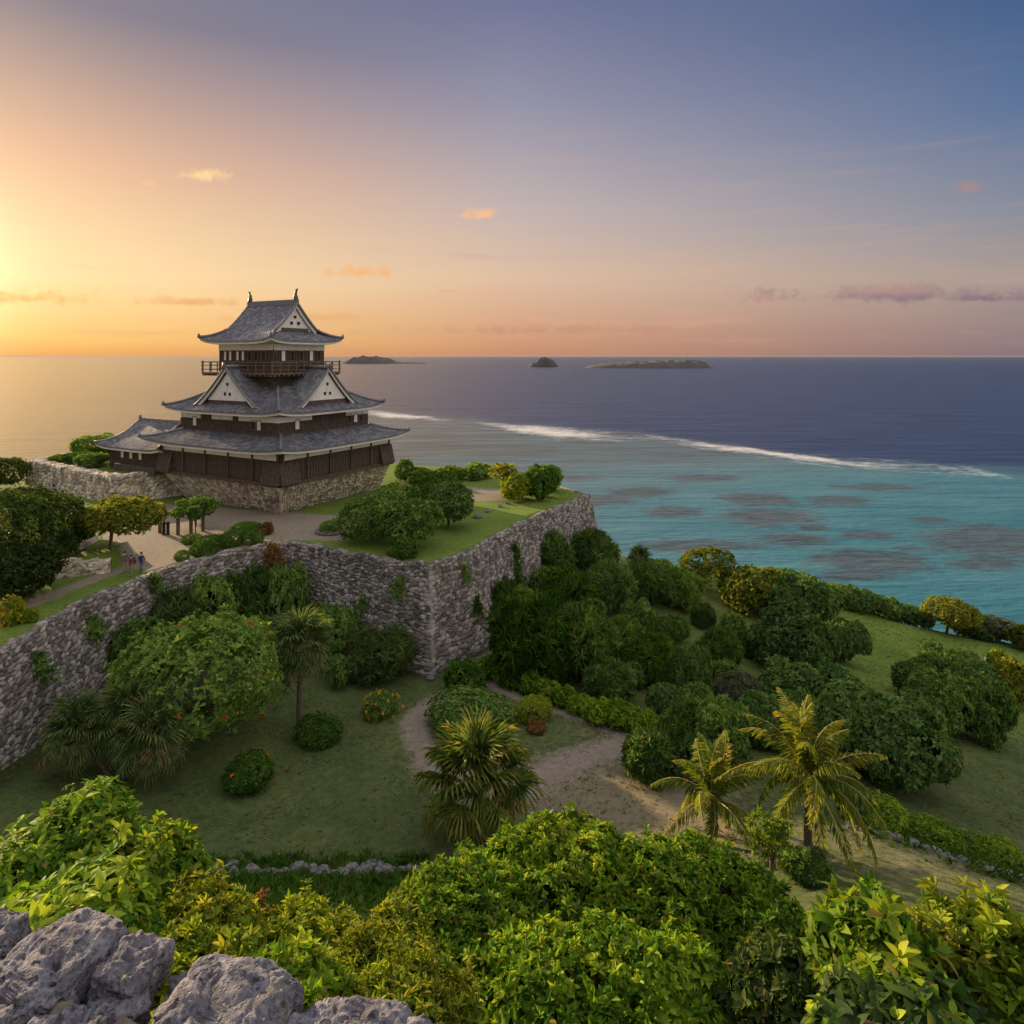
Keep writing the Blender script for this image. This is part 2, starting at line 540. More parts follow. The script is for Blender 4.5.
def sea_mat():
    m, N = new_mat('sea_water')
    geo = N.n('ShaderNodeNewGeometry')
    pos = geo.outputs['Position']
    d, co, sf, ex = attr(N, 'deep'), attr(N, 'coral'), attr(N, 'surf'), attr(N, 'near')
    mp = N.n('ShaderNodeMapping', i={'Vector': pos, 'Scale': (.45, 1.0, 1.0)}).outputs[0]
    n1 = N.noise(mp, .045, 4, .6)
    n2 = N.noise(mp, .35, 4, .65)
    n3 = N.noise(mp, .010, 4, .6)
    n4 = N.noise(pos, .16, 5, .7)
    deepc = N.ramp(n1, [(.3, (.002, .020, .075)), (.7, (.008, .040, .12))])
    shal = N.ramp(ex, [(0.0, (.06, .09, .10)), (.12, (.075, .14, .165)), (.45, (.040, .165, .21)), (1.0, (.014, .135, .175))])
    shal = N.mix(N.m('MULTIPLY', N.rng(n1, .35, .7), .4), shal, (.10, .24, .28, 1))
    calm = N.rng(attr(N, 'calm'), 0, 1)          # smooth sheltered water on one side, wind-ruffled on the other
    dd = N.m('ADD', d, N.m('MULTIPLY', N.m('SUBTRACT', n3, .5), .9))
    c = N.mix(N.rng(dd, .18, .72), shal, deepc)
    c = N.mix(N.m('MULTIPLY', calm, .85), c, (.030, .026, .024, 1))
    n6 = N.noise(pos, .035, 5, .7)
    cf = N.m('ADD', N.m('ADD', co, N.m('MULTIPLY', N.m('SUBTRACT', n4, .5), 1.0)), N.m('MULTIPLY', N.m('SUBTRACT', n6, .5), .7))
    cc = N.ramp(n2, [(.35, (.030, .044, .052)), (.65, (.085, .098, .108))])
    c = N.mix(N.m('MULTIPLY', N.rng(cf, .34, .72), .8), c, cc)
    n5 = N.noise(pos, .22, 5, .7)
    n7 = N.noise(mp, .09, 4, .7)
    fo = N.m('ADD', sf, N.m('MULTIPLY', N.m('SUBTRACT', n5, .5), 1.3))
    fo = N.m('ADD', fo, N.m('MULTIPLY', N.m('SUBTRACT', n7, .5), 1.2))
    fo = N.m('MULTIPLY', N.rng(fo, .30, 1.30), .85)
    c = N.mix(N.m('MULTIPLY', fo, .85), c, (.80, .78, .78, 1))
    mp2 = N.n('ShaderNodeMapping', i={'Vector': pos, 'Scale': (.22, 1.0, 1.0)}).outputs[0]
    h = N.m('ADD', N.m('MULTIPLY', N.noise(mp, .55, 4, .6), 1.0), N.m('MULTIPLY', N.noise(mp2, .11, 4, .6), 2.8))
    h = N.m('ADD', h, N.m('MULTIPLY', N.noise(mp2, .03, 3, .6), 4.5))
    b = N.n('ShaderNodeBump', i={'Strength': 1.0, 'Distance': .55, 'Height': h})
    N.link(N.m('ADD', 1.0, N.m('MULTIPLY', calm, -.72)), b.inputs['Strength'])
    rg = N.m('ADD', N.m('ADD', .36, N.m('MULTIPLY', calm, -.22)), N.m('MULTIPLY', fo, .5))
    p = N.n('ShaderNodeBsdfPrincipled', i={'Base Color': c, 'Roughness': rg, 'IOR': 1.33, 'Specular IOR Level': N.m('ADD', .27, N.m('MULTIPLY', calm, .28)), 'Normal': b.outputs[0]})
    finish(N, p.outputs[0])
    return m


# ------------------------------------------------------------------ terrain
PLAT = -17.3
WALL = [(-30.0, 12.0), (-30.0, 30.0), (-30.0, 40.0), (-30.0, 43.7), (-30.2, 48.2), (-29.4, 51.0), (-28.2, 54.4), (-26.5, 57.9), (-24.3, 60.9), (-22.0, 63.0), (-19.4, 62.8), (-15.2, 60.4),
        (-10.3, 57.7), (-6.8, 56.5), (-3.7, 60.4), (-1.2, 66.0), (3.0, 74.3), (9.7, 85.0)]
PLATPOLY = WALL + [(6.0, 92.0), (-6.0, 104.0), (-30.0, 116.0), (-66.0, 116.0), (-80.0, 100.0), (-72.0, 60.0), (-60.0, 30.0), (-50.0, 12.0)]
TERR = [(-41.5, 84.2), (-42.9, 83.6), (-47.0, 80.4), (-65.5, 92.5), (-64.0, 108.0), (-40.0, 110.0), (-36.0, 92.0)]
STEP = [(-36.2, 53.0), (-32.2, 54.8), (-33.0, 60.0), (-37.5, 61.0)]


def sdist(poly, X, Y):
    """signed distance to a polygon, positive inside"""
    d = np.full(X.shape, 1e9)
    ins = np.zeros(X.shape, bool)
    n = len(poly)
    for k in range(n):
        (x0, y0), (x1, y1) = poly[k], poly[(k + 1) % n]
        ex, ey = x1 - x0, y1 - y0
        t = np.clip(((X - x0) * ex + (Y - y0) * ey) / (ex * ex + ey * ey), 0, 1)
        d = np.minimum(d, np.hypot(X - x0 - t * ex, Y - y0 - t * ey))
        cr = ((y0 > Y) != (y1 > Y)) & (X < (x1 - x0) * (Y - y0) / (y1 - y0 + 1e-12) + x0)
        ins ^= cr
    return np.where(ins, d, -d)


CP = np.array([
    (-30, -20, -3.0), (0, -20, -3.0), (40, -20, -4.0), (-12, 3, -4.6), (0, 3, -4.6), (12, 3, -5.0), (-12, 7, -7.6), (0, 7, -7.4), (9, 7, -8.0), (25, 7, -10.0),
    (-10, 11, -10.2), (2, 11, -10.2), (14, 11, -11.2), (-14, 20, -17), (2, 20, -17.4), (16, 20, -17.8), (30, 18, -18.5),
    (-26, 30, -22.6), (-12, 30, -23.6), (0, 30, -23.7), (10, 30, -22.6), (17, 31, -22.7),
    (-29, 37, -23.2), (-20, 36, -24.6), (-10, 35, -25), (-5, 45, -25.2), (-7, 55, -25.5), (-20, 55, -24.9), (-29, 48, -23.6), (-27, 58, -24.2), (-20, 62, -24.8),
    (3, 41, -25), (8.3, 44, -25), (8.4, 53, -26), (-1, 62, -25.6), (4, 72, -25.2), (9.7, 86, -25.0), (4, 100, -27), (18, 90, -27.5),
    (19, 72, -28), (27.5, 70, -30), (18, 51.6, -27.2), (28.6, 94, -30.5), (47, 96, -34.5), (62, 87, -36.3), (80, 78, -37.5), (52, 91, -35.6), (41, 76, -34), (40.7, 63.5, -32),
    (60, 65, -34.5), (31, 44, -28), (45, 44, -30), (23, 31, -23.7), (35, 28, -24.5), (18.6, 37.7, -24.6), (9, 33, -23.6), (26, 36, -26.0), (60, 40, -31),
    (20, 104, -33), (38, 108, -40), (58, 108, -47), (78, 98, -47), (100, 90, -47), (90, 104, -50), (60, 125, -52), (20, 125, -50), (-10, 120, -40),
    (-20, 128, -48), (-60, 128, -46), (-90, 110, -44), (-95, 70, -40), (-80, 40, -30), (-60, 20, -18), (-100, 10, -40), (110, 60, -44), (110, 20, -40), (-40, 150, -54), (40, 150, -54), (110, 130, -54), (-110, 140, -54),
    (10, 110, -36), (95, 70, -41)], float)


def rbf_fit():
    d = np.hypot(CP[:, None, 0] - CP[None, :, 0], CP[:, None, 1] - CP[None, :, 1])
    n = len(CP)
    A = np.zeros((n + 3, n + 3))
    A[:n, :n] = np.where(d > 0, d * d * np.log(d + 1e-12), 0) + np.eye(n) * 6.0
    A[:n, n:] = np.c_[np.ones(n), CP[:, :2]]
    A[n:, :n] = A[:n, n:].T
    return np.linalg.solve(A, np.r_[CP[:, 2], 0, 0, 0])


RW = rbf_fit()


def lower(X, Y):
    X, Y = np.asarray(X, float), np.asarray(Y, float)
    r = RW[-3] + RW[-2] * X + RW[-1] * Y
    for (cx, cy, _), w in zip(CP, RW[:-3]):
        d2 = (X - cx) ** 2 + (Y - cy) ** 2
        r = r + w * 0.5 * d2 * np.log(d2 + 1e-9)
    return np.maximum(r, -56)


def height(X, Y):
    X, Y = np.asarray(X, float), np.asarray(Y, float)
    h = lower(X, Y)
    # gentle lumps
    h = h + .18 * np.sin(X * .31 + 1.3 * np.sin(Y * .17)) * np.cos(Y * .27 + .8 * np.sin(X * .21))
    s = sdist(PLATPOLY, X, Y)
    h = np.where(s > 0.35, PLAT + .05 * np.sin(X * .4) * np.cos(Y * .35), h)
    st = sdist(TERR, X, Y)
    h = np.where((st > 0.6), -14.35, h)
    s2 = sdist(STEP, X, Y)
    h = np.where((s2 > .45), -16.15, h)
    return h


def polydist(line, X, Y):
    d = np.full(np.shape(X), 1e9)
    for (x0, y0), (x1, y1) in zip(line[:-1], line[1:]):
        ex, ey = x1 - x0, y1 - y0
        t = np.clip(((X - x0) * ex + (Y - y0) * ey) / (ex * ex + ey * ey + 1e-9), 0, 1)
        d = np.minimum(d, np.hypot(X - x0 - t * ex, Y - y0 - t * ey))
    return d


GX = np.arange(-112, 112.01, 0.5)
GY = np.arange(-22, 150.01, 0.5)
XX, YY = np.meshgrid(GX, GY, indexing='ij')
HH = height(XX, YY)


def gz(x, y):
    fx, fy = (x - GX[0]) / .5, (y - GY[0]) / .5
    i, j = int(np.clip(fx, 0, len(GX) - 2)), int(np.clip(fy, 0, len(GY) - 2))
    u, v = fx - i, fy - j
    return float((HH[i, j] * (1 - u) + HH[i + 1, j] * u) * (1 - v) + (HH[i, j + 1] * (1 - u) + HH[i + 1, j + 1] * u) * v)


def hit(px, py, y0=3.0):
    """where the sight line through a pixel meets the ground"""
    y = y0
    while y < 148:
        p = PY(px, py, y)
        if abs(p[0]) < 111 and p[2] > SEA + 2 and gz(p[0], p[1]) >= p[2]:
            return np.array((p[0], p[1], gz(p[0], p[1])))
        y += 0.2
    # the line clears the bluff: take the crest it passes over
    ys = np.arange(40, 112, .5)
    xs = (px - 512) / F * ys
    zs = np.array([gz(a, b) for a, b in zip(xs, ys)])
    k = int(np.argmax(np.where(ys > 0, zs / ys, -9)))
    return np.array((xs[k], ys[k], zs[k]))


def hp(px, py):
    q = hit(px, py)
    return (q[0], q[1])


def path_line(pts):
    return [hp(*p) for p in pts]


PATHS = [  # (pixels along the way, half width in metres)
    (path_line([(2, 618), (20, 609), (60, 592), (100, 577), (135, 566)]), .75),
    (path_line([(432, 762), (418, 742), (412, 722), (428, 706), (445, 697)]), .9),
    (path_line([(432, 762), (470, 790), (520, 790), (560, 768), (600, 752), (640, 742)]), 1.3),
    (path_line([(480, 672), (500, 690), (540, 705), (580, 718), (640, 742)]), .6),
    (path_line([(430, 676), (470, 662), (498, 650)]), .6),
]
APRON = [P(90, 545, PLAT), P(150, 573, PLAT), P(205, 560, PLAT), P(262, 541, PLAT), P(345, 541, PLAT), P(350, 516, PLAT), P(283, 512, PLAT), P(150, 503, PLAT), P(110, 530, PLAT)]
APRON = [(p[0], p[1]) for p in APRON]
FARPL = [(p[0], p[1]) for p in (P(470, 502, PLAT), P(515, 500, PLAT), P(512, 489, PLAT), P(460, 486, PLAT))]


def build_terrain():
    X, Y = XX.ravel(), YY.ravel()
    path = np.zeros(len(X))
    for ln, hw in PATHS:
        path = np.maximum(path, 1 - polydist(ln, X, Y) / (2 * hw))
    sa = sdist(APRON, X, Y)
    path = np.maximum(path, np.clip(.5 + sa / 1.6, 0, 1))
    path = np.maximum(path, np.clip(.5 + sdist(FARPL, X, Y) / 2, 0, 1))
    path = np.clip(path, 0, 1)
    dry = np.zeros(len(X))
    for (px, py, r, k) in ((640, 795, 6, 1.0), (560, 790, 4.5, .9), (900, 850, 7, .52), (980, 870, 6, .45), (600, 730, 4, .45), (440, 740, 3, .35), (700, 830, 5, .7), (350, 790, 6, .16), (820, 850, 4, .5)):
        x, y = hp(px, py)
        dry = np.maximum(dry, k * np.exp(-((X - x) ** 2 + (Y - y) ** 2) / (r * r)))
    lush = np.clip(np.where(sdist(PLATPOLY, X, Y) > 0, .9, 0) + np.clip((X - 26) / 12, 0, 1) * np.clip((Y - 55) / 12, 0, 1) * .8 + np.clip((X - 6) / 8, 0, 1) * np.clip((Y - 48) / 10, 0, 1) * .35, 0, 1)
    wild = np.clip((27 - Y) / 5, 0, 1)
    wild = np.maximum(wild, np.clip((sdist(PLATPOLY, X, Y) + 4.5) / 3, 0, 1) * (sdist(PLATPOLY, X, Y) < 0) * .75)
    wild = np.maximum(wild, np.clip((-HH.ravel() - 38.5) / 2, 0, 1))
    V = np.stack([X, Y, HH.ravel()], 1)
    q = grid_faces(len(GX), len(GY))
    me = mesh_np('ground', V, q, np.full(len(q), 4), {'path': path, 'dry': dry, 'lush': lush, 'wild': wild}, True, [ground_mat()])
    tag(link('ground', me), kind='structure')


build_terrain()


def build_sea():
    ang = np.radians(np.linspace(-78, 78, 520))
    rr = np.r_[np.linspace(60, 130, 30)[:-1], np.geomspace(130, 900, 330)[:-1], np.geomspace(900, 58000, 60)]
    A, R = np.meshgrid(ang, rr, indexing='ij')
    X, Y = (np.sin(A) * R).ravel(), (np.cos(A) * R).ravel()
    S = lambda px, py: (lambda p: (p[0], p[1]))(P(px, py, SEA))
    reef = [(-900, 640), (-420, 640)] + [S(*p) for p in ((250, 406), (380, 413), (450, 421), (560, 432), (650, 438), (700, 445), (780, 455), (850, 462), (920, 466), (985, 471), (1100, 478))] + [(420, 258), (900, 300)]
    rx, ry = np.array([p[0] for p in reef]), np.array([p[1] for p in reef])
    yl = np.interp(X, rx, ry)
    d = Y - yl
    deep = np.clip(.42 + d / 150, 0, 1)
    fade = np.clip((X + 330) / 160, .0, 1)
    wob = 5 * np.sin(X * .05) + 3 * np.sin(X * .13 + 1) + 2 * np.sin(X * .31)
    surf = fade * 1.15 * np.exp(-((d + wob) / (15 + 12 * (np.sin(X * .035) + 1))) ** 2) * (.72 + .28 * np.sin(X * .06 + .5))
    end = np.interp(X, [150, 188, 196], [1, 1, 0])
    surf *= end
    surf = np.maximum(surf, end * fade * .62 * np.exp(-((d + 18 + 6 * np.sin(X * .045 + 2)) / 3.2) ** 2))
    surf = np.maximum(surf, end * fade * .55 * np.exp(-((d - 16 + 5 * np.sin(X * .08)) / 2.5) ** 2) * (np.sin(X * .09) > .2))
    near = np.clip((X + 60) / 220, 0, 1) * np.clip((320 - Y) / 130, 0, 1)
    co = np.zeros(len(X))
    for (px, py, w, h) in ((760, 499, 33, 5), (765, 517, 42, 7), (674, 511, 26, 5), (833, 500, 28, 4), (985, 538, 60, 13), (983, 563, 32, 7), (872, 560, 48, 10), (870, 535, 30, 4),
                           (640, 492, 28, 4), (700, 545, 60, 5), (905, 548, 16, 2.5), (790, 540, 34, 5), (930, 520, 20, 3), (600, 500, 30, 4), (860, 575, 30, 5), (815, 527, 16, 3), (1080, 545, 40, 12), (700, 478, 30, 3), (560, 478, 40, 3), (880, 487, 40, 3)):
        c0, cr, ct = P(px, py, SEA), P(px + w * 1.15, py, SEA), P(px, py - h * 1.2, SEA)
        a, b = cr[0] - c0[0], ct[1] - c0[1]
        u = (X - c0[0] * (Y / c0[1])) / a
        v = (Y - c0[1]) / b
        u = (X - c0[0] - (Y - c0[1]) * c0[0] / c0[1] * .5) / a
        co = np.maximum(co, np.clip(1.0 - .5 * np.hypot(u, v), 0, 1) * (np.hypot(u, v) < 2))
    q = grid_faces(len(ang), len(rr))
    me = mesh_np('sea', np.stack([X, Y, np.full(len(X), SEA)], 1), q, np.full(len(q), 4), {'deep': deep, 'coral': co, 'surf': surf, 'near': near, 'calm': np.clip((40 - np.degrees(np.arctan2(X, Y)) - 30) / 50, 0, 1)}, True, [sea_mat()])
    tag(link('sea', me), kind='structure')


build_sea()


def build_islands():
    m = plain('island_rock_scrub', (.06, .062, .055), (.11, .10, .09), .02, .95, .3, 2.0)
    m2 = plain('island_sand', (.30, .26, .22), (.42, .37, .32), .05, .95, .1)
    for (nm, px0, px1, dist, top, prof) in (
            ('island', 340, 428, 4200, 6.8, lambda t: .25 + .75 * max(0, math.sin(min(t / .62, 1) * math.pi)) ** .5 if t < .62 else .22),
            ('islet', 529, 559, 2900, 9, lambda t: (.30 + .30 * math.sin(min(max(t, 0), 1) * math.pi) + .40 * max(0, math.sin((t - .25) * 4.6)) * (t > .25) * (t < .93))),
            ('flat_island', 584, 715, 2700, 7, lambda t: .45 + .55 * min(t * 1.6, 1) if t < .93 else .3)):
        x0, x1 = (px0 - 512) / F * dist, (px1 - 512) / F * dist
        hmax = top / F * dist
        nu, nv = 90, 26
        V = []
        for i in range(nu):
            t = i / (nu - 1)
            for j in range(nv):
                v = j / (nv - 1) * 2 - 1
                x = x0 + (x1 - x0) * t
                wid = (x1 - x0) * .22 * math.sqrt(max(0.02, 1 - (2 * t - 1) ** 2))
                e = max(0, 1 - (2 * t - 1) ** 8) * max(0, 1 - v ** 4)
                n = mnoise.fractal(Vector((x * .02, v * 2.5, dist)), .8, 2, 4)
                V.append((x, dist + v * wid, SEA - 1.5 + (hmax * prof(t) * e) * (1 + .28 * n) + 1.4 * e))
        q = grid_faces(nu, nv)
        me = mesh_np(nm, np.array(V), q, np.full(len(q), 4), None, True, [m])
        tag(link(nm, me), kind='structure')


build_islands()


# ------------------------------------------------------------------ stone walls
def h2(a, b, k):
    v = np.sin(a * 127.1 + b * 311.7 + k * 74.7) * 43758.5453
    return v - np.floor(v)


def voronoi(s, t, jit=.85):
    i0, j0 = np.floor(s), np.floor(t)
    f1, f2, idv = np.full(s.shape, 9.0), np.full(s.shape, 9.0), np.zeros(s.shape)
    for di in (-1, 0, 1):
        for dj in (-1, 0, 1):
            a, b = i0 + di, j0 + dj
            cx = a + .5 + (h2(a, b, 1) - .5) * jit
            cy = b + .5 + (h2(a, b, 2) - .5) * jit
            d = np.maximum(np.abs(s - cx), np.abs(t - cy)) * .55 + np.hypot(s - cx, t - cy) * .45
            n = d < f1
            f2 = np.where(n, f1, np.minimum(f2, d))
            idv = np.where(n, h2(a, b, 3), idv)
            f1 = np.where(n, d, f1)
    return f2 - f1, idv


def resample(pts, step):
    pts = np.array(pts, float)
    seg = np.hypot(*(pts[1:] - pts[:-1]).T)
    cum = np.r_[0, np.cumsum(seg)]
    n = max(2, int(cum[-1] / step) + 1)
    s = np.linspace(0, cum[-1], n)
    return np.stack([np.interp(s, cum, pts[:, 0]), np.interp(s, cum, pts[:, 1])], 1), s, cum


def stone_wall(root, pts, ztop, zbase, batter, cell=(.5, .42), res=.13, side=1, curve=0.0, mat=None, thick=1.25, bump=.11, quoins=(), cap=.12, top_wobble=.10, seed=0.0, anchor=None):
    """battered rubble wall whose outer top edge follows pts; every stone stands out of the face"""
    C, s, cum = resample(pts, res)
    n = len(C)
    P_ = np.array(pts, float)
    Ts = P_[1:] - P_[:-1]
    Ts /= np.linalg.norm(Ts, axis=1)[:, None]
    N1 = np.stack([Ts[:, 1], -Ts[:, 0]], 1) * side
    M_ = np.zeros_like(P_)                       # mitred offset at every corner, shared out along the faces
    M_[0], M_[-1] = N1[0], N1[-1]
    for a in range(1, len(P_) - 1):
        M_[a] = (N1[a - 1] + N1[a]) / (1 + float(N1[a - 1] @ N1[a]))
    Nn = np.stack([np.interp(s, cum, M_[:, 0]), np.interp(s, cum, M_[:, 1])], 1)
    zt = np.full(n, float(ztop)) if np.isscalar(ztop) else np.interp(s, cum, ztop)
    zt = zt + top_wobble * np.sin(s * 1.7 + seed) * np.sin(s * .53)
    zb = zbase(C[:, 0] + Nn[:, 0] * batter * 6, C[:, 1] + Nn[:, 1] * batter * 6) - .6
    H = zt - zb
    nv = int(H.max() / res) + 2
    v = np.linspace(0, 1, nv)
    t = H[:, None] * v[None, :]
    S = np.repeat(s[:, None], nv, 1)
    e, idv = voronoi(S / cell[0] + seed * 3.1 + .22 * np.sin(S * .9 + t * 1.1), t / cell[1] + .3 * np.sin(S * 1.1 + .6 * np.sin(t * .8)) + .25 * np.sin(t * 1.15 + S * .37), .95)
    low = .05 * np.sin(S * .7 + seed) * np.sin(t * .9)
    disp = bump * np.clip(e / .35, 0, 1) ** .6 + (idv - .5) * .07 + low
    disp *= np.clip(t / .12, .15, 1)
    q = np.zeros_like(t)
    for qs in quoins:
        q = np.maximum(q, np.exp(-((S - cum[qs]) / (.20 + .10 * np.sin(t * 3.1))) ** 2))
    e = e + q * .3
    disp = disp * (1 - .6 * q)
    off = batter * t + curve * (t / H.max()) ** 2 + disp
    X = C[:, 0:1] + Nn[:, 0:1] * off
    Y = C[:, 1:2] + Nn[:, 1:2] * off
    Z = zt[:, None] - t
    V = np.stack([X, Y, Z], 2).reshape(-1, 3)
    fc = grid_faces(n, nv)
    if side > 0:
        fc = fc[:, ::-1]
    me = mesh_np('stone_face', V, fc, np.full(len(fc), 4), {'stone': idv.ravel(), 'edge': e.ravel(), 'quoin': q.ravel()}, True, [mat])
    link('stone_face', me, root)
    if cap <= 0:
        return
    # the top course: rounded capping stones across the wall's thickness
    nw = max(4, int(thick / res) + 1)
    w = np.linspace(0, 1, nw)
    S2 = np.repeat(s[:, None], nw, 1)
    W2 = np.repeat((w * thick)[None, :], n, 0)
    e2, id2 = voronoi(S2 / (cell[0] * 1.15) + 9.3 + seed, W2 / (cell[1] * 1.2))
    up = cap * np.clip(e2 / .3, 0, 1) ** .6 + (id2 - .5) * .10
    up[:, 0] = np.minimum(up[:, 0], 0.0)
    up[:, -1] = -.35
    X = C[:, 0:1] - Nn[:, 0:1] * W2 + Nn[:, 0:1] * .03
    Y = C[:, 1:2] - Nn[:, 1:2] * W2 + Nn[:, 1:2] * .03
    Z = zt[:, None] + up
    V = np.stack([X, Y, Z], 2).reshape(-1, 3)
    fc = grid_faces(n, nw)
    if side < 0:
        fc = fc[:, ::-1]
    me = mesh_np('capstones', V, fc, np.full(len(fc), 4), {'stone': id2.ravel(), 'edge': e2.ravel(), 'quoin': np.zeros(n * nw)}, True, [mat])
    link('capping', me, root)


r = empty('stone_wall', (0, 0, 0))
tag(r, 'long curving grey rubble castle wall with a pale corner above the lawn', 'wall')
zt = [PLAT + .12] * len(WALL)
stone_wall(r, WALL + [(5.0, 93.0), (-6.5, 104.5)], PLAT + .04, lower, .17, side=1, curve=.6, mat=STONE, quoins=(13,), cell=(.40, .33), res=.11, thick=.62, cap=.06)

r = empty('terrace_wall', (0, 0, 0))
tag(r, 'weathered stone terrace wall below the low annex, behind the umbrella tree', 'wall')
tw = [(-40.6, 85.6), (-42.7, 83.9), (-47.0, 80.2), (-65.5, 92.5), (-64.5, 108)]
stone_wall(r, tw, [-14.05, -14.05, -14.2, -14.2, -14.2], lambda x, y: np.full(np.shape(x), PLAT - .8), .10, side=-1, mat=STONEW, cell=(.55, .45), seed=2.0, thick=1.4)

r = empty('low_retaining_wall', (0, 0, 0))
tag(r, 'short low stone retaining wall beside the footpath near the umbrella tree', 'wall')
stone_wall(r, [(-37.0, 60.5), (-36.2, 53.0), (-32.2, 54.8)], [-16.0, -16.0, -16.5], lambda x, y: np.full(np.shape(x), PLAT - .2), .18, side=1, mat=STONEW, cell=(.42, .34), seed=4.0, thick=.8)

# ------------------------------------------------------------------ castle keep
CZ = -13.7
CA = math.atan2(-.485, .875)
keep = empty('castle_keep', (-28.9, 85.0, CZ), CA)
tag(keep, 'three storey timber castle keep with grey tiled roofs and white gables', 'castle')

base = empty('keep_base', (-28.9, 85.0, CZ - .03), CA)
tag(base, 'sloping rubble stone base directly under the castle keep, sunlit tan along its top', 'stone base')
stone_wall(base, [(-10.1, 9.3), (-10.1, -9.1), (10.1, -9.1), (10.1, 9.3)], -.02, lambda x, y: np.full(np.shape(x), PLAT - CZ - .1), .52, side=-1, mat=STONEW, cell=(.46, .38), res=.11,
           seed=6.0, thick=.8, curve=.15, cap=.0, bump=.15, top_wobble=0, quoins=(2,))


def rot2(x, y, k):
    for _ in range(k % 4):
        x, y = -y, x
    return x, y


def roof_slope(nm, parent, k, ox, oy, Lo, do, z0, Li, di, z1, lift, power=1.25, rib=.30, vclip=None, gabL=None, res=6):
    """one tiled slope of a hipped roof: eave half length Lo at distance do, upper edge half length Li at di.
    k turns the slope: 0 faces -y, 1 faces +x"""
    nu = int(2 * Lo / rib * res) + 1
    nv = 15
    V = np.zeros((nu, nv, 3))
    u = np.linspace(-1, 1, nu)
    for j in range(nv):
        v = j / (nv - 1)
        d = do + (di - do) * v
        L = Lo + (Li - Lo) * v
        if gabL is not None:
            L = max(L, gabL)
        s = u * L
        z = z0 + (z1 - z0) * v ** power + lift * np.abs(u) ** 5 * (1 - v) ** 2.2
        # half round cover tiles running down the slope, stepped course by course
        ph = (s / rib) % 1.0
        b = np.sqrt(np.clip(1 - ((ph - .5) / .33) ** 2, 0, 1)) * .085
        crs = ((v * (do - di) * 1.15 / .34) % 1.0) * .03
        edge = np.clip((1 - np.abs(u)) * 14, 0, 1)
        x, y = s, np.full(nu, -d)
        for _ in range(k):
            x, y = -y, x
        V[:, j, 0], V[:, j, 1], V[:, j, 2] = x + ox, y + oy, z + b * edge + crs
    fc = grid_faces(nu, nv)
    me = mesh_np(nm, V.reshape(-1, 3), fc, np.full(len(fc), 4), None, False, [TILE])
    return link(nm, me, parent)


def eave_z(u, z0, lift):
    return z0 + lift * abs(u) ** 5


def eave_ring(parent, ox, oy, a, b, z0, lift, wa, wb, zw, hipped=True):
    """plastered eave edge and soffit under a roof's rim"""
    mb, tb = MB(), MB()
    n = 28
    rows = []
    for k in range(4):
        Lo, do = (a, b) if k % 2 == 0 else (b, a)
        Lw, dw = (wa, wb) if k % 2 == 0 else (wb, wa)
        for i in range(n):
            u = -1 + 2 * i / n
            z = eave_z(u, z0, lift)
            row, rt = [], []
            for (L, d, zz, lst) in ((Lo + .02, do + .02, z + .02, rt), (Lo + .02, do + .02, z - .13, rt), (Lo - .10, do - .10, z - .13, row), (Lo - .10, do - .10, z - .36, row), (Lw + .02, dw + .02, zw, row)):
                x, y = rot2(u * L, -d, k)
                lst.append((x + ox, y + oy, zz))
            rows.append((row, rt))
    m = len(rows)
    for i in range(m):
        r0, r1 = rows[i], rows[(i + 1) % m]
        mb.add(r0[0] + r1[0], [(0, 3, 4, 1), (1, 4, 5, 2)])
        tb.add(r0[1] + r1[1], [(0, 2, 3, 1)])
    mb.build('eave_plaster', PLASTER, parent)
    tb.build('eave_tile', RIDGE, parent)


def hip_ridge(parent, p0, p1, lift0, r=.16, sag=.0, power=1.25, z0=None):
    """ridge tiles along a hip, from the eave corner up"""
    mb = MB()
    pts, rad = [], []
    for i in range(13):
        v = i / 12
        x, y = p0[0] + (p1[0] - p0[0]) * v, p0[1] + (p1[1] - p0[1]) * v
        z = p0[2] + (p1[2] - p0[2]) * v ** power + lift0 * (1 - v) ** 2.2
        pts.append((x, y, z + .12))
        rad.append(r)
    mb.tube(pts, rad, 8)
    d = Vector(pts[0]) - Vector(pts[1])
    d.normalize()
    e = Vector(pts[0]) + d * .05
    mb.box((e.x, e.y, e.z + .10), (.34, .34, .5), math.atan2(d.y, d.x), .6)      # end tile
    return mb.build('hip_ridge', RIDGE, parent, True)


def hip_roof(nm, ox, oy, a, b, z0, ia, ib, z1, lift, wa, wb, zw, power=1.25):
    root = bpy.data.objects.new(nm, None)
    col.objects.link(root)
    root.parent = keep
    roof_slope('tile_slope', root, 0, ox, oy, a, b, z0, ia, ib, z1, lift, power)
    roof_slope('tile_slope', root, 1, ox, oy, b, a, z0, ib, ia, z1, lift, power)
    roof_slope('tile_slope', root, 2, ox, oy, a, b, z0, ia, ib, z1, lift, power)
    roof_slope('tile_slope', root, 3, ox, oy, b, a, z0, ib, ia, z1, lift, power)
    eave_ring(root, ox, oy, a, b, z0, lift, wa, wb, zw)
    for sx_ in (-1, 1):
        for sy in (-1, 1):
            hip_ridge(root, (ox + sx_ * a, oy + sy * b, z0), (ox + sx_ * ia, oy + sy * ib, z1), lift, power=power)
    return root


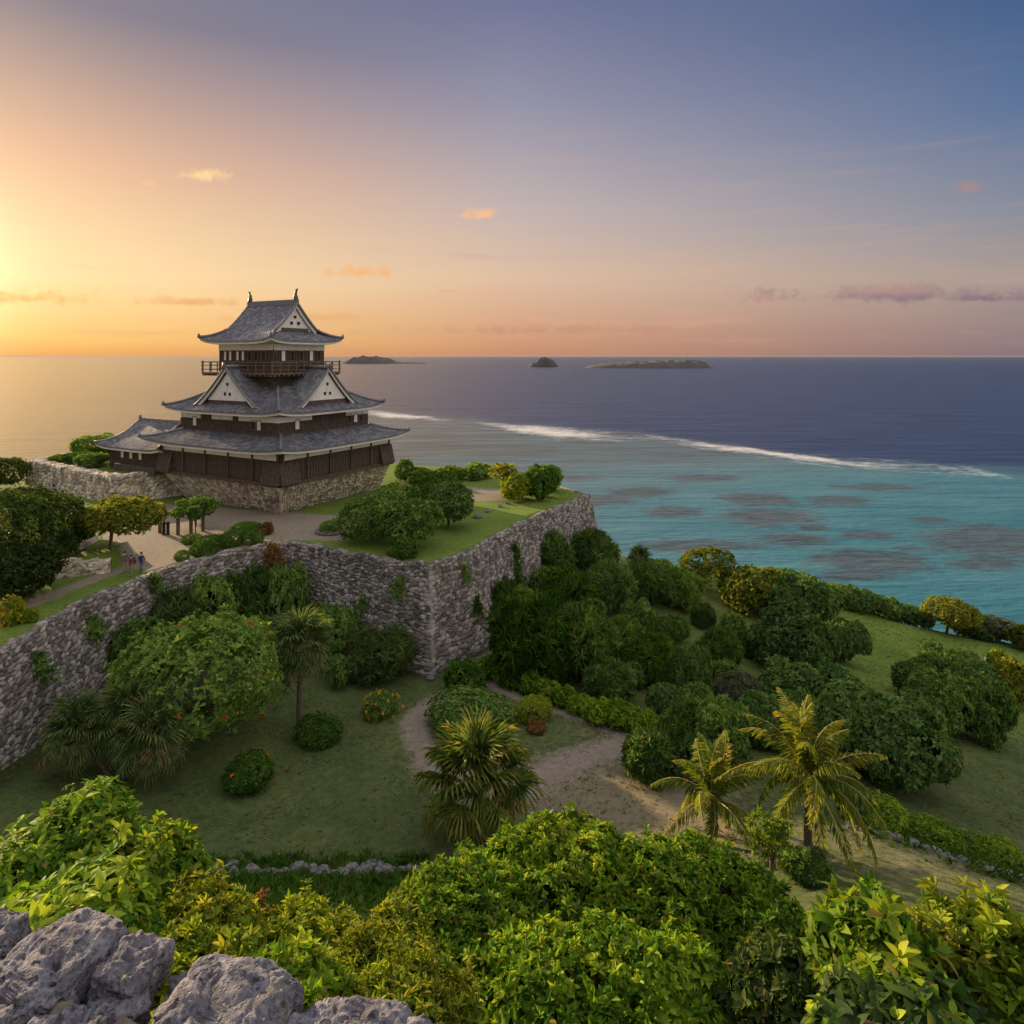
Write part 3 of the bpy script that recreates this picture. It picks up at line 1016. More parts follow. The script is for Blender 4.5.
def storey(nm, ox, oy, a, b, z0, z1, plaster=.0, gaps=None):
    """timber walls: boards with battens, plaster band under the eaves"""
    mb = MB()
    mb.box((ox, oy, (z0 + z1) / 2), (2 * a, 2 * b, z1 - z0))
    for k in range(4):
        L, d = (a, b) if k % 2 == 0 else (b, a)
        n = int(2 * L / .42)
        for i in range(n + 1):
            s = -L + 2 * L * i / n
            x, y = rot2(s, -(d + .025), k)
            mb.box((x + ox, y + oy, (z0 + z1 - plaster) / 2), (.07, .07, z1 - z0 - plaster), k * math.pi / 2)
        for zz in (z0 + .09, z0 + (z1 - z0 - plaster) * .5, z1 - plaster - .06):
            x, y = rot2(0, -(d + .035), k)
            mb.box((x + ox, y + oy, zz), (2 * L + .10, .09, .11), k * math.pi / 2)
    o = mb.build(nm, WOOD, keep)
    return o


def plaster_band(ox, oy, a, b, z0, z1, spans):
    """white plaster strips along the wall head; spans: (side, s0, s1)"""
    for k, s0, s1 in spans:
        d = b if k % 2 == 0 else a
        mb = MB()
        x, y = rot2((s0 + s1) / 2, -(d + .05), k)
        mb.box((x + ox, y + oy, (z0 + z1) / 2), (s1 - s0, .16, z1 - z0), k * math.pi / 2)
        mb.build('plaster_band', PLASTER, keep)


def window(ox, oy, a, b, k, s, z, w=.55, h=.95, shut=True, parent=None):
    d = b if k % 2 == 0 else a
    mb = MB()
    x, y = rot2(s, -(d + .07), k)
    for sx_ in (-1, 1):
        xx, yy = rot2(s + sx_ * (w / 2 + .05), -(d + .07), k)
        mb.box((xx + ox, yy + oy, z), (.10, .14, h + .16), k * math.pi / 2)
    for sz in (-1, 1):
        mb.box((x + ox, y + oy, z + sz * (h / 2 + .045)), (w, .14, .09), k * math.pi / 2)
    fr = mb.build('window', WOODL, parent or keep)
    mb = MB()
    x, y = rot2(s, -(d + .06), k)
    mb.box((x + ox, y + oy, z), (w - .006, .05, h - .006), k * math.pi / 2)
    mb.build('shutter', SHUTTER if shut else DARK, fr)
    return fr


# first storey
Z = lambda z: z - CZ
A1, B1 = 10.0, 9.0
storey('ground_storey', 0, 0, A1, B1, 0.0, Z(-10.35))
for k in (0, 1):
    L = A1 if k == 0 else B1
    d = B1 if k == 0 else A1
    for i in range(6):                      # big posts
        s = -L + .25 + (2 * L - .5) * i / 5
        mb = MB()
        x, y = rot2(s, -(d + .10), k)
        mb.box((x, y, Z(-12.05)), (.24, .24, 3.3), k * math.pi / 2)
        mb.build('post', WOOD, keep)
    for i in range(5):                      # plaster panels between the posts, under the eaves
        s0, s1 = -L + .25 + (2 * L - .5) * i / 5 + .16, -L + .25 + (2 * L - .5) * (i + 1) / 5 - .16
        plaster_band(0, 0, A1, B1, Z(-11.15), Z(-10.5), [(k, s0, s1)])


for k in range(4):
    L, d = (A1, B1) if k % 2 == 0 else (B1, A1)
    mb = MB()
    x, y = rot2(0, -(d + .12), k)
    mb.box((x, y, -.02 + (.004 if k % 2 else 0)), (2 * L + .72, .48, .36), k * math.pi / 2)
    mb.build('sill_beam', WOOD, keep)


def stone_drop(k, s0, s1):
    """flaring boarded box for dropping stones"""
    mb = MB()
    d = B1 if k == 0 else A1
    zt_, zb_ = Z(-11.35), Z(-13.66)
    V = []
    for s, dd, z in ((s0, .16, zt_), (s1, .16, zt_), (s1, .75, zb_), (s0, .75, zb_), (s0, -.1, zt_), (s1, -.1, zt_), (s1, -.1, zb_), (s0, -.1, zb_)):
        x, y = rot2(s, -(d + dd), k)
        V.append((x, y, z))
    mb.add(V, [(0, 1, 2, 3), (4, 7, 6, 5), (0, 4, 5, 1), (3, 2, 6, 7), (0, 3, 7, 4), (1, 5, 6, 2)])
    n = max(3, int(abs(s1 - s0) / .4))
    for i in range(n + 1):
        s = s0 + (s1 - s0) * i / n
        p0 = rot2(s, -(d + .18), k)
        p1 = rot2(s, -(d + .77), k)
        mb.tube([(p0[0], p0[1], zt_), (p1[0], p1[1], zb_)], .045, 4)
    mb.build('stone_drop_box', WOOD, keep)


stone_drop(0, -A1 - .15, -A1 + 2.2)
stone_drop(0, A1 - 2.3, A1 + .35)
stone_drop(1, -B1 - .35, -B1 + 2.3)
stone_drop(1, B1 - 2.1, B1 + .15)
hip_roof('lower_roof', 0, 0, 11.83, 10.6, Z(-10.1), 8.1, 7.2, Z(-8.75), .45, A1, B1, Z(-10.45), 1.15)

# second storey
O2 = (-.30, -.12)
A2, B2 = 8.2, 7.3
storey('middle_storey', O2[0], O2[1], A2, B2, Z(-9.2), Z(-6.55))
plaster_band(O2[0], O2[1], A2, B2, Z(-7.35), Z(-6.7), [(0, -A2, -A2 + 3.6), (0, -.4 + 2.4, A2 + .05), (1, -B2 - .05, -B2 + 4.9), (1, B2 - 4.0, B2), (0, -2.6, 1.0)])
for k, s in ((0, -5.7), (0, 5.3), (1, -4.6), (1, 5.0)):
    window(O2[0], O2[1], A2, B2, k, s, Z(-7.75), .62, 1.0)
for k, s in ((0, 4.4), (1, 3.9), (1, 6.0)):
    window(O2[0], O2[1], A2, B2, k, s, Z(-7.75), .6, .95, False)
A2R, B2R = 9.8, 8.6
mid_roof = hip_roof('middle_roof', O2[0], O2[1], A2R, B2R, Z(-6.35), 4.8, 4.3, Z(-3.6), .45, A2, B2, Z(-6.62), 1.3)


def gable(k, ox, oy, hw, zapex, zbot, dfront, dback, parent):
    """chidori gable: two concave tiled slopes, white bargeboards and a pierced plaster triangle"""
    root = bpy.data.objects.new('dormer_gable', None)
    col.objects.link(root)
    root.parent = parent
    prof = lambda w: zbot + (zapex - zbot) * (1 - w) ** 1.32
    for sg in (-1, 1):
        nd = int((dfront - dback) / .30 * 6) + 1
        nw = 16
        V = np.zeros((nd, nw, 3))
        for j in range(nw):
            w = j / (nw - 1)
            for i in range(nd):
                d = dback + (dfront - dback) * i / (nd - 1)
                ph = (d / .30) % 1.0
                b = math.sqrt(max(0, 1 - ((ph - .5) / .33) ** 2)) * .085 * min(1, w * 8)
                x, y = rot2(sg * w * hw, -d, k)
                V[i, j] = (x + ox, y + oy, prof(w) + b)
        fc = grid_faces(nd, nw)
        link('tile_slope', mesh_np('tile_slope', V.reshape(-1, 3), fc, np.full(len(fc), 4), None, False, [TILE]), root)
        # bargeboard: a white band that follows the gable's curve
        for (t0, t1, dd, th, mt, nm) in ((-.06, .46, dfront - .12, .16, PLASTER, 'bargeboard'), (.50, .62, dfront - .22, .10, WOOD, 'inner_moulding')):
            mb = MB()
            pr = []
            for j in range(nw):
                w = j / (nw - 1) * .97
                zc = prof(w)
                sl = .75 + .25 * w
                for z, d in ((zc - t0 * sl, dd), (zc - t1 * sl, dd), (zc - t1 * sl, dd - th), (zc - t0 * sl, dd - th)):
                    x, y = rot2(sg * w * hw, -d, k)
                    pr.append((x + ox, y + oy, z))
            F_ = []
            for j in range(nw - 1):
                for e in range(4):
                    F_.append((j * 4 + e, j * 4 + (e + 1) % 4, j * 4 + 4 + (e + 1) % 4, j * 4 + 4 + e))
            F_ += [(0, 1, 2, 3), tuple((nw - 1) * 4 + e for e in (3, 2, 1, 0))]
            mb.add(pr, F_)
            mb.build(nm, mt, root)
        # edge tiles along the verge
        mb = MB()
        pts = []
        for j in range(nw):
            w = j / (nw - 1)
            x, y = rot2(sg * w * hw, -(dfront - .05), k)
            pts.append((x + ox, y + oy, prof(w) + .10))
        mb.tube(pts, .14, 7)
        mb.build('verge_tile', RIDGE, root, True)
    # plaster triangle
    mb = MB()
    front = []
    nw = 10
    zb = zbot + (zapex - zbot) * .20
    wmax = 1 - .20 ** (1 / 1.32)
    for j in range(-nw, nw + 1):
        w = abs(j) / nw * wmax * .9
        front.append((j / nw * wmax * .9 * hw, prof(w) - .5))
    poly = [(p[0], min(p[1], zapex)) for p in front if p[1] > zb]
    poly = [(poly[0][0] - .1, zb)] + poly + [(poly[-1][0] + .1, zb)]
    V = []
    for dd in (dfront - .42, dfront - .62):
        for s, z in poly:
            x, y = rot2(s, -dd, k)
            V.append((x + ox, y + oy, z))
    n = len(poly)
    mb.add(V, [tuple(range(n)), tuple(range(n, 2 * n))[::-1]] + [(i, (i + 1) % n, n + (i + 1) % n, n + i) for i in range(n)])
    tri = mb.build('gable_wall', PLASTER, root)
    H = zapex - zbot
    for s, z, w_, h_ in ((0, zbot + H * .60, .30, .34), (-.42, zbot + H * .36, .30, .34), (.42, zbot + H * .36, .30, .34), (0, zbot + H * .49, .16, .5)):
        mb = MB()
        x, y = rot2(s, -(dfront - .40), k)
        mb.box((x + ox, y + oy, z), (w_, .10, h_), k * math.pi / 2)
        mb.build('gable_vent', DARK if h_ < .4 else PLASTER, tri)
    # boarded strip under the triangle
    mb = MB()
    x, y = rot2(0, -(dfront - .62), k)
    mb.box((x + ox, y + oy, (zb + zbot) / 2 - .06), (hw * 1.25, .22, zb - zbot + .1), k * math.pi / 2)
    mb.build('boarded_strip', WOOD, root)
    # ridge
    mb = MB()
    p0, p1 = rot2(0, -(dfront + .12), k), rot2(0, -dback, k)
    mb.tube([(p0[0] + ox, p0[1] + oy, zapex + .16), (p1[0] + ox, p1[1] + oy, zapex + .16)], .20, 8)
    mb.box((p0[0] + ox, p0[1] + oy, zapex + .30), (.42, .25, .62), k * math.pi / 2, .6)
    mb.build('gable_ridge', RIDGE, root, True)
    return root


gable(0, O2[0] - .15, O2[1], 5.9, Z(-1.35), Z(-6.1), B2R - 1.0, 3.6, keep)
gable(1, O2[0], O2[1] + .1, 5.3, Z(-1.45), Z(-6.1), A2R - 1.1, 4.0, keep)
gable(2, O2[0], O2[1], 5.9, Z(-1.35), Z(-6.1), B2R - 1.0, 3.6, keep)
gable(3, O2[0], O2[1], 5.3, Z(-1.45), Z(-6.1), A2R - 1.1, 4.0, keep)

# top storey
O3 = (-.79, -.44)
A3, B3 = 4.6, 4.05
storey('top_storey', O3[0], O3[1], A3, B3, Z(-5.0), Z(1.6), .75)
plaster_band(O3[0], O3[1], A3, B3, Z(.68), Z(1.42), [(0, -A3 - .05, A3 + .05), (1, -B3 + .08, B3 + .05), (2, -A3, A3), (3, -B3, B3)])
for s in (-3.5, -2.6, -1.3, -.35):
    window(O3[0], O3[1], A3, B3, 0, s, Z(.02), .42, 1.05)
for s in (.8, 1.9, 3.2):
    window(O3[0], O3[1], A3, B3, 0, s, Z(.02), .5, 1.05, False)
for s in (-2.55, 1.9):
    window(O3[0], O3[1], A3, B3, 1, s, Z(.02), .56, 1.15)
for s in (-1.2, .2, 3.1):
    window(O3[0], O3[1], A3, B3, 1, s, Z(.02), .5, 1.05, False)

balc = bpy.data.objects.new('balcony', None)
col.objects.link(balc)
balc.parent = keep
AB, BB = 6.1, 5.5
mb = MB()
for k in range(4):
    L, d, di = (AB, BB, B3) if k % 2 == 0 else (BB, AB, A3)
    x, y = rot2(0, -(d + di + .1) / 2, k)
    mb.box((x + O3[0], y + O3[1], Z(-2.05) + (.003 if k % 2 else 0)), (2 * L if k % 2 == 0 else 2 * (L - (BB - B3)), d - di - .1, .20), k * math.pi / 2)
    for i in range(15):                      # joist ends under the floor
        s = -L + .3 + (2 * L - .6) * i / 14
        x, y = rot2(s, -(d - .6), k)
        mb.box((x + O3[0], y + O3[1], Z(-2.27)), (.16, 1.3, .2), k * math.pi / 2)
mb.build('balcony_floor', WOODL, balc)
mb = MB()
for k in range(4):
    L, d = (AB, BB) if k % 2 == 0 else (BB, AB)
    for zz, th in ((Z(-.72), .11), (Z(-1.12), .08), (Z(-1.62), .08)):
        x, y = rot2(0, -(d - .1), k)
        mb.box((x + O3[0], y + O3[1], zz + (.004 if k % 2 else 0)), (2 * L + .25, th, th), k * math.pi / 2)
mb.build('railing', WOODL, balc)
for k in range(4):
    L, d = (AB, BB) if k % 2 == 0 else (BB, AB)
    n = 9
    for i in range(n):
        s = -L + .1 + (2 * L - .2) * i / n
        mb = MB()
        x, y = rot2(s, -(d - .1), k)
        mb.box((x + O3[0], y + O3[1], Z(-1.33)), (.15 if i == 0 else .10, .15 if i == 0 else .10, 1.5 if i == 0 else 1.15), k * math.pi / 2)
        mb.build('railing_post', WOODL, balc)

# top roof: hip and gable
top = bpy.data.objects.new('top_roof', None)
col.objects.link(top)
top.parent = keep
AT, BT, ZE, ZR, LT = 6.25, 5.75, Z(1.75), Z(6.35), .50
GL = 3.9                                     # half length of the ridge
VG = .42
pw = 1.5
roof_slope('tile_slope', top, 0, O3[0], O3[1], AT, BT, ZE, AT - BT / 1.0 * .9, 0.0, ZR, LT, pw, gabL=GL + .45)
roof_slope('tile_slope', top, 2, O3[0], O3[1], AT, BT, ZE, AT - BT / 1.0 * .9, 0.0, ZR, LT, pw, gabL=GL + .45)
zg = ZE + (ZR - ZE) * VG ** pw
wg = BT * (1 - VG)
for k in (1, 3):
    roof_slope('tile_slope', top, k, O3[0], O3[1], BT, AT, ZE, wg - .1, GL - .2, zg + .05, LT, 1.15)
eave_ring(top, O3[0], O3[1], AT, BT, ZE, LT, A3, B3, Z(1.45))
for sx_ in (-1, 1):
    for sy in (-1, 1):
        pts = []
        mbh = MB()
        for i in range(10):
            v = i / 9 * VG
            y = BT * (1 - v)
            x = max(AT + (AT - BT * .9 - AT) * v, GL + .45)
            z = ZE + (ZR - ZE) * v ** pw + LT * (1 - v) ** 2.2
            pts.append((O3[0] + sx_ * x, O3[1] + sy * y, z + .12))
        mbh.tube(pts, .16, 8)
        e = Vector(pts[0])
        mbh.box((e.x, e.y, e.z + .1), (.34, .34, .5), math.pi / 4, .6)
        mbh.build('hip_ridge', RIDGE, top, True)
        # verge down the gable's edge
        mbh = MB()
        pv = []
        for i in range(10):
            v = VG + (1 - VG) * i / 9
            pv.append((O3[0] + sx_ * (GL + .38), O3[1] + sy * BT * (1 - v), ZE + (ZR - ZE) * v ** pw + .12))
        mbh.tube(pv, .17, 8)
        mbh.build('verge_tile', RIDGE, top, True)
        mbh = MB()
        pr = []
        for i in range(10):
            v = VG + .02 + (1 - VG - .02) * i / 9
            zc = ZE + (ZR - ZE) * v ** pw
            for dz, dx in ((-.02, .30), (-.48, .30), (-.48, .14), (-.02, .14)):
                pr.append((O3[0] + sx_ * (GL + dx), O3[1] + sy * BT * (1 - v), zc + dz))
        F_ = []
        for j in range(9):
            for e_ in range(4):
                F_.append((j * 4 + e_, j * 4 + (e_ + 1) % 4, j * 4 + 4 + (e_ + 1) % 4, j * 4 + 4 + e_))
        F_ += [(0, 1, 2, 3), (39, 38, 37, 36)]
        mbh.add(pr, F_)
        mbh.build('bargeboard', PLASTER, top)
    # gable triangle with its three openings
    mbh = MB()
    poly = []
    for i in range(-9, 10):
        v = VG + (1 - VG) * (1 - abs(i) / 9 * .88)
        zc = ZE + (ZR - ZE) * v ** pw - .40
        poly.append((i / 9 * .88 * wg, zc))
    poly = [(poly[0][0], zg - .1)] + [p for p in poly if p[1] > zg] + [(poly[-1][0], zg - .1)]
    V = [(O3[0] + sx_ * (GL - .05), O3[1] + s, z) for s, z in poly] + [(O3[0] + sx_ * (GL - .25), O3[1] + s, z) for s, z in poly]
    n = len(poly)
    mbh.add(V, [tuple(range(n)), tuple(range(n, 2 * n))[::-1]] + [(i, (i + 1) % n, n + (i + 1) % n, n + i) for i in range(n)])
    mbh.build('gable_wall', PLASTER, top)
    for s, z, w_, h_ in ((0, zg + 1.75, .34, .30), (-.55, zg + 1.0, .34, .34), (.55, zg + 1.0, .34, .34)):
        mbh = MB()
        mbh.box((O3[0] + sx_ * (GL), O3[1] + s, z), (.16, w_, h_), 0)
        mbh.build('gable_vent', DARK, top)
    mbh = MB()
    mbh.box((O3[0] + sx_ * (GL + .02), O3[1], zg + .18), (.16, wg * 1.25, .40), 0)
    mbh.build('boarded_strip', WOOD, top)
mb = MB()
mb.box((O3[0], O3[1], ZR + .12), (2 * GL + .9, .42, .5))
mb.tube([(O3[0] - GL - .5, O3[1], ZR + .40), (O3[0] + GL + .5, O3[1], ZR + .40)], .17, 8)
mb.build('main_ridge', RIDGE, top)


def fish_ornament(sg):
    """upright fish finial: head down on the ridge, body curving up to a forked tail"""
    mb = MB()
    pts, rad = [], []
    for i in range(11):
        t = i / 10
        x = sg * (.35 - .62 * math.sin(t * 2.0) * .9 + .55 * t * t)
        pts.append((O3[0] + sg * (GL + .05) + x * .55, O3[1], ZR + .45 + 1.15 * t))
        rad.append(.10 + .24 * math.sin(math.pi * (1 - t) * .72 + .25) * (1 - t * .75))
    mb.tube(pts, rad, 9)
    e = Vector(pts[-1])
    for dx in (-.22, .0, .22):                # tail rays
        mb.tube([(e.x, e.y, e.z - .1), (e.x + dx * .6, e.y, e.z + .12), (e.x + dx, e.y, e.z + .30)], [.07, .06, .015], 6)
    for k in (3, 5, 7):                       # back fins
        p = Vector(pts[k])
        mb.tube([p, (p.x + sg * .30, p.y, p.z + .12)], [.08, .015], 5)
    for sy in (-1, 1):
        p = Vector(pts[3])
        mb.tube([p, (p.x, p.y + sy * .32, p.z + .05)], [.08, .02], 5)
    mb.build('fish_finial', BRONZE, top, True)


fish_ornament(1)
fish_ornament(-1)

# ------------------------------------------------------------------ annex
annex = empty('annex_building', (-45.4, 88.2, -14.3), CA)
tag(annex, 'low single storey timber annex with tiled roof and three white windows beside the keep', 'building')
la, lb, hw_ = 5.2, 3.4, 2.75
mb = MB()
mb.box((0, 0, hw_ / 2 + .1), (2 * la, 2 * lb, hw_))
for k in range(4):
    L, d = (la, lb) if k % 2 == 0 else (lb, la)
    n = int(2 * L / .42)
    for i in range(n + 1):
        x, y = rot2(-L + 2 * L * i / n, -(d + .025), k)
        mb.box((x, y, hw_ / 2), (.07, .07, hw_), k * math.pi / 2)
    x, y = rot2(0, -(d + .035), k)
    for zz in (.9, 2.5):
        mb.box((x, y, zz), (2 * L + .1, .09, .12), k * math.pi / 2)
mb.build('timber_wall', WOOD, annex)
for s in (-2.5, -.7, 1.2):
    window(0, 0, la, lb, 0, s, 1.95, .62, .95, parent=annex)
mb = MB()
mb.box((1.0, -lb - .45, .35), (8.2, .7, .9))
mb.build('stone_plinth', STONEW, annex)
ar = bpy.data.objects.new('annex_roof', None)
col.objects.link(ar)
ar.parent = annex
ae, be, ze, zr = la + 1.35, lb + 1.3, hw_ + .15, hw_ + 3.1
for k in (0, 2):
    roof_slope('tile_slope', ar, k, 0, 0, ae, be, ze, la - 1.6, 0, zr, .35, 1.25, gabL=la - .9)
for k in (1, 3):
    roof_slope('tile_slope', ar, k, 0, 0, be, ae, ze, be * .45, la - 1.3, ze + (zr - ze) * .5, .35, 1.15)
eave_ring(ar, 0, 0, ae, be, ze, .35, la, lb, hw_ - .1)
for sx_ in (-1, 1):
    for sy in (-1, 1):
        mb = MB()
        mb.tube([(sx_ * (ae + (la - 1.1 - ae) * t), sy * be * (1 - .55 * t), ze + (zr - ze) * (.55 * t) ** 1.25 + .35 * (1 - t) ** 2.2 + .1) for t in np.linspace(0, 1, 8)], .15, 8)
        mb.build('hip_ridge', RIDGE, ar, True)
        mb = MB()
        mb.tube([(sx_ * (la - .95), sy * be * (1 - t), ze + (zr - ze) * t ** 1.25 + .1) for t in np.linspace(.5, 1, 7)], .16, 8)
        mb.build('verge_tile', RIDGE, ar, True)
    mb = MB()
    mb.add([(sx_ * (la - 1.25), -be * .5, ze + (zr - ze) * .42), (sx_ * (la - 1.25), be * .5, ze + (zr - ze) * .42), (sx_ * (la - 1.25), 0, zr - .1),
            (sx_ * (la - 1.4), -be * .5, ze + (zr - ze) * .42), (sx_ * (la - 1.4), be * .5, ze + (zr - ze) * .42), (sx_ * (la - 1.4), 0, zr - .1)],
           [(0, 1, 2), (5, 4, 3), (0, 3, 4, 1), (1, 4, 5, 2), (2, 5, 3, 0)])
    mb.build('gable_wall', WOOD, ar)
mb = MB()
mb.box((0, 0, zr + .1), (2 * (la - .9), .36, .42))
for sx_ in (-1, 1):
    mb.box((sx_ * (la - .95), 0, zr + .3), (.25, .4, .7), 0, .6)
mb.build('main_ridge', RIDGE, ar)

# ------------------------------------------------------------------ vegetation
def norm(a):
    return a / np.maximum(np.linalg.norm(a, axis=-1, keepdims=True), 1e-9)


def leaf_mesh(name, Pb, D, Nr, L, W, var, fine=1, fold=.25, droop=.25, mats=None, midx=None):
    """n leaves: base Pb, direction D, up-side normal Nr, length L, width W; folded along the midrib"""
    n = len(Pb)
    S = norm(np.cross(D, Nr))
    U = norm(np.cross(S, D))
    L, W = L[:, None], W[:, None]
    rd = np.random.default_rng(n)
    dr = -droop * L * rd.uniform(.1, 1.9, (n, 1))
    fold = fold * rd.uniform(.4, 1.7, (n, 1))
    if fine == 2:
        ring = [(.14, .26), (.36, .48), (.60, .46), (.82, .26)]
        vs_ = [Pb]
        for t_, w_ in ring:
            vs_.append(Pb + D * L * t_ + S * W * w_ + U * (W * fold * w_ * 2 + dr * t_ * t_))
        vs_.append(Pb + D * L + U * dr)
        for t_, w_ in ring[::-1]:
            vs_.append(Pb + D * L * t_ - S * W * w_ + U * (W * fold * w_ * 2 + dr * t_ * t_))
        vs_.append(Pb + D * L * .5 + U * dr * .25)
        k = 11
        fc = np.array([(0, 1, 2, 10), (10, 2, 3, 4), (10, 4, 5, 6), (10, 6, 7, 8), (10, 8, 9, 0)])
        fc = np.array([(0, 1, 2, 10), (2, 3, 4, 10), (4, 5, 6, 10), (6, 7, 8, 10), (8, 9, 0, 10)])
    elif fine:
        vs_ = [Pb, Pb + D * L * .38 + S * W * .5 + U * W * fold, Pb + D * L * .76 + S * W * .38 + U * (W * fold * .6 + dr * .45),
               Pb + D * L + U * dr, Pb + D * L * .76 - S * W * .38 + U * (W * fold * .6 + dr * .45), Pb + D * L * .38 - S * W * .5 + U * W * fold]
        k = 6
        fc = np.array([(0, 1, 2, 3), (0, 3, 4, 5)])
    else:
        vs_ = [Pb, Pb + D * L * .5 + S * W * .5 + U * W * fold, Pb + D * L + U * dr, Pb + D * L * .5 - S * W * .5 + U * W * fold]
        k = 4
        fc = np.array([(0, 1, 2), (0, 2, 3)])
    V = np.stack(vs_, 1).reshape(-1, 3)
    f = (np.arange(n)[:, None, None] * k + fc[None]).reshape(-1, fc.shape[1])
    mi = None if midx is None else np.repeat(midx, len(fc))
    return mesh_np(name, V, f, np.full(len(f), fc.shape[1]), {'var': np.repeat(var, k)}, fine > 0, mats, mi)


def rosettes(r, C, A, k, L, W, th0=35, th1=80, jit=.25):
    """k leaves round each axis A at each centre C"""
    n = len(C)
    C, A = np.repeat(C, k, 0), np.repeat(A, k, 0)
    R = norm(r.normal(size=(n * k, 3)))
    Rp = norm(R - A * (R * A).sum(1, keepdims=True))
    th = np.radians(r.uniform(th0, th1, n * k))[:, None]
    D = norm(A * np.cos(th) + Rp * np.sin(th))
    sz = np.repeat(r.uniform(.65, 1.25, n), k)
    Ll = L * sz * r.uniform(1 - jit, 1 + jit, n * k)
    Ww = W * sz * r.uniform(1 - jit, 1 + jit, n * k)
    cv = np.repeat(r.uniform(0, 1, n), k)
    var = np.clip(cv * .62 + r.uniform(0, 1, n * k) * .38, 0, 1)
    return C + D * (Ll * .12)[:, None], D, A + R * .25, Ll, Ww, var


def lobe_points(r, lobes, n, reject=.78, zmin=.02, shell=(.72, 1.05), upb=.35):
    """points spread over the outside of a cluster of lobes (x, y, z, radius, z-squash)"""
    lob = np.array(lobes)
    ar = lob[:, 3] ** 2
    idx = r.choice(len(lob), size=n * 2, p=ar / ar.sum())
    d = norm(r.normal(size=(n * 2, 3)))
    rad = lob[idx, 3] * r.uniform(shell[0], shell[1], n * 2)
    rad = np.where(r.uniform(size=n * 2) < .10, rad * r.uniform(1.02, 1.22, n * 2), rad)
    # ragged surface
    pt = lob[idx, :3] + d * rad[:, None] * np.stack([np.ones(n * 2), np.ones(n * 2), lob[idx, 4]], 1)
    ok = pt[:, 2] > zmin
    for k in range(len(lob)):
        q = (pt - lob[k, :3]) / np.array([1, 1, lob[k, 4]])
        ok &= (np.linalg.norm(q, axis=1) > lob[k, 3] * reject) | (idx == k)
    pt, d = pt[ok][:n], d[ok][:n]
    A = norm(d + np.array((0, 0, upb)) + r.normal(size=d.shape) * .25)
    return pt, A


def make_lobes(r, rx, ry, rz, K, lr, flat=.0, zc=None):
    """lobes scattered through an ellipsoid standing on z = 0"""
    zc = rz if zc is None else zc
    out = []
    for _ in range(K):
        d = norm(r.normal(size=3))
        if d[2] < -.5: d[2] *= -1
        q = r.uniform(.35, .95) ** .7
        rad = lr * r.uniform(.7, 1.25)
        x, y, z = d[0] * (rx - rad * .75) * q, d[1] * (ry - rad * .75) * q, zc + d[2] * (rz - rad * .7) * q
        out.append((x, y, max(z, rad * .45), rad, r.uniform(.75, 1.0)))
    return out


def stems_mesh(name, lobes, r, base_r=.06, z0=-.15, n=7, spread=.12):
    mb = MB()
    ls = sorted(lobes, key=lambda l: -l[3])[:n]
    for (x, y, z, rad, q) in ls:
        bx, by = r.normal() * spread, r.normal() * spread
        mb.tube([(bx, by, z0), (bx * .6 + x * .35, by * .6 + y * .35, z * .45), (x, y, z)], [base_r, base_r * .7, base_r * .25], 6)
    return mb.mesh(name, BARK, True)


LIB = {}


def lib_bush(key, seed, K, lr, n, k, L, W, rz=.62, th=(30, 85), fine=0, droop=.3, upb=.35, shell=(.72, 1.05), fold=.25):
    """a bush of about unit radius on the ground"""
    r = np.random.default_rng(seed)
    lobes = make_lobes(r, 1, 1, rz, K, lr)
    pt, A = lobe_points(r, lobes, n, upb=upb, shell=shell)
    a = rosettes(r, pt, A, k, L, W, *th)
    me = leaf_mesh('foliage', *a, fine=fine, droop=droop, fold=fold, mats=[LM['mid']])
    top_ = float(np.max(a[0][:, 2]))
    LIB.setdefault(key, []).append((me, stems_mesh('stems', lobes, r, .045), top_))


for s_ in range(3):
    lib_bush('leafy', 100 + s_, 20, .40, 1500, 6, .115, .06, rz=.62)
    lib_bush('hill', 200 + s_, 16, .38, 520, 16, .24, .034, rz=.60, th=(8, 82), droop=.38, upb=.55, fold=.1, shell=(.80, 1.06))
    lib_bush('mound', 300 + s_, 40, .28, 3000, 7, .075, .04, rz=.55)
for s_ in range(2):
    lib_bush('clipped', 400 + s_, 7, .66, 1700, 6, .085, .042, rz=.55, shell=(.90, 1.02))
    lib_bush('small', 500 + s_, 9, .46, 420, 7, .20, .10, rz=.62)
    lib_bush('fine', 600 + s_, 22, .34, 1700, 7, .085, .03, rz=.6, upb=.6)


def ltag(o, label, cat, group):
    tag(o, label, cat, group)


def set_leaf(o, mat):
    o.material_slots[0].link = 'OBJECT'
    o.material_slots[0].material = LM[mat]


CNT = [0]


def bush(kind, base, w, h, mat, label, cat='bush', group=None, name='bush', flowers=None, nfl=60):
    """a bush of width w and height h metres on the ground point base"""
    CNT[0] += 1
    lst = LIB[kind]
    me, st, top_ = lst[CNT[0] % len(lst)]
    root = empty(name, base, random.uniform(0, 6.28))
    root.scale = (w / 2.1, w / 2.1 * random.uniform(.9, 1.1), h / top_ * {'hill': .82, 'clipped': .74}.get(kind, 1.0))
    tag(root, label, cat, group)
    o = link('foliage', me, root)
    set_leaf(o, mat)
    link('stems', st, root)
    if flowers:
        r = np.random.default_rng(CNT[0])
        lob = [(0, 0, .55, 1.02, .80)]
        pt, A = lobe_points(r, lob, nfl, reject=.0, shell=(.95, 1.07))
        k = pt[:, 2] > .15
        a = rosettes(r, pt[k], A[k], 6, .11, .08, 30, 80)
        link('blossoms', leaf_mesh('blossoms', *a, fine=0, mats=[LM[flowers]]), root)
    return root


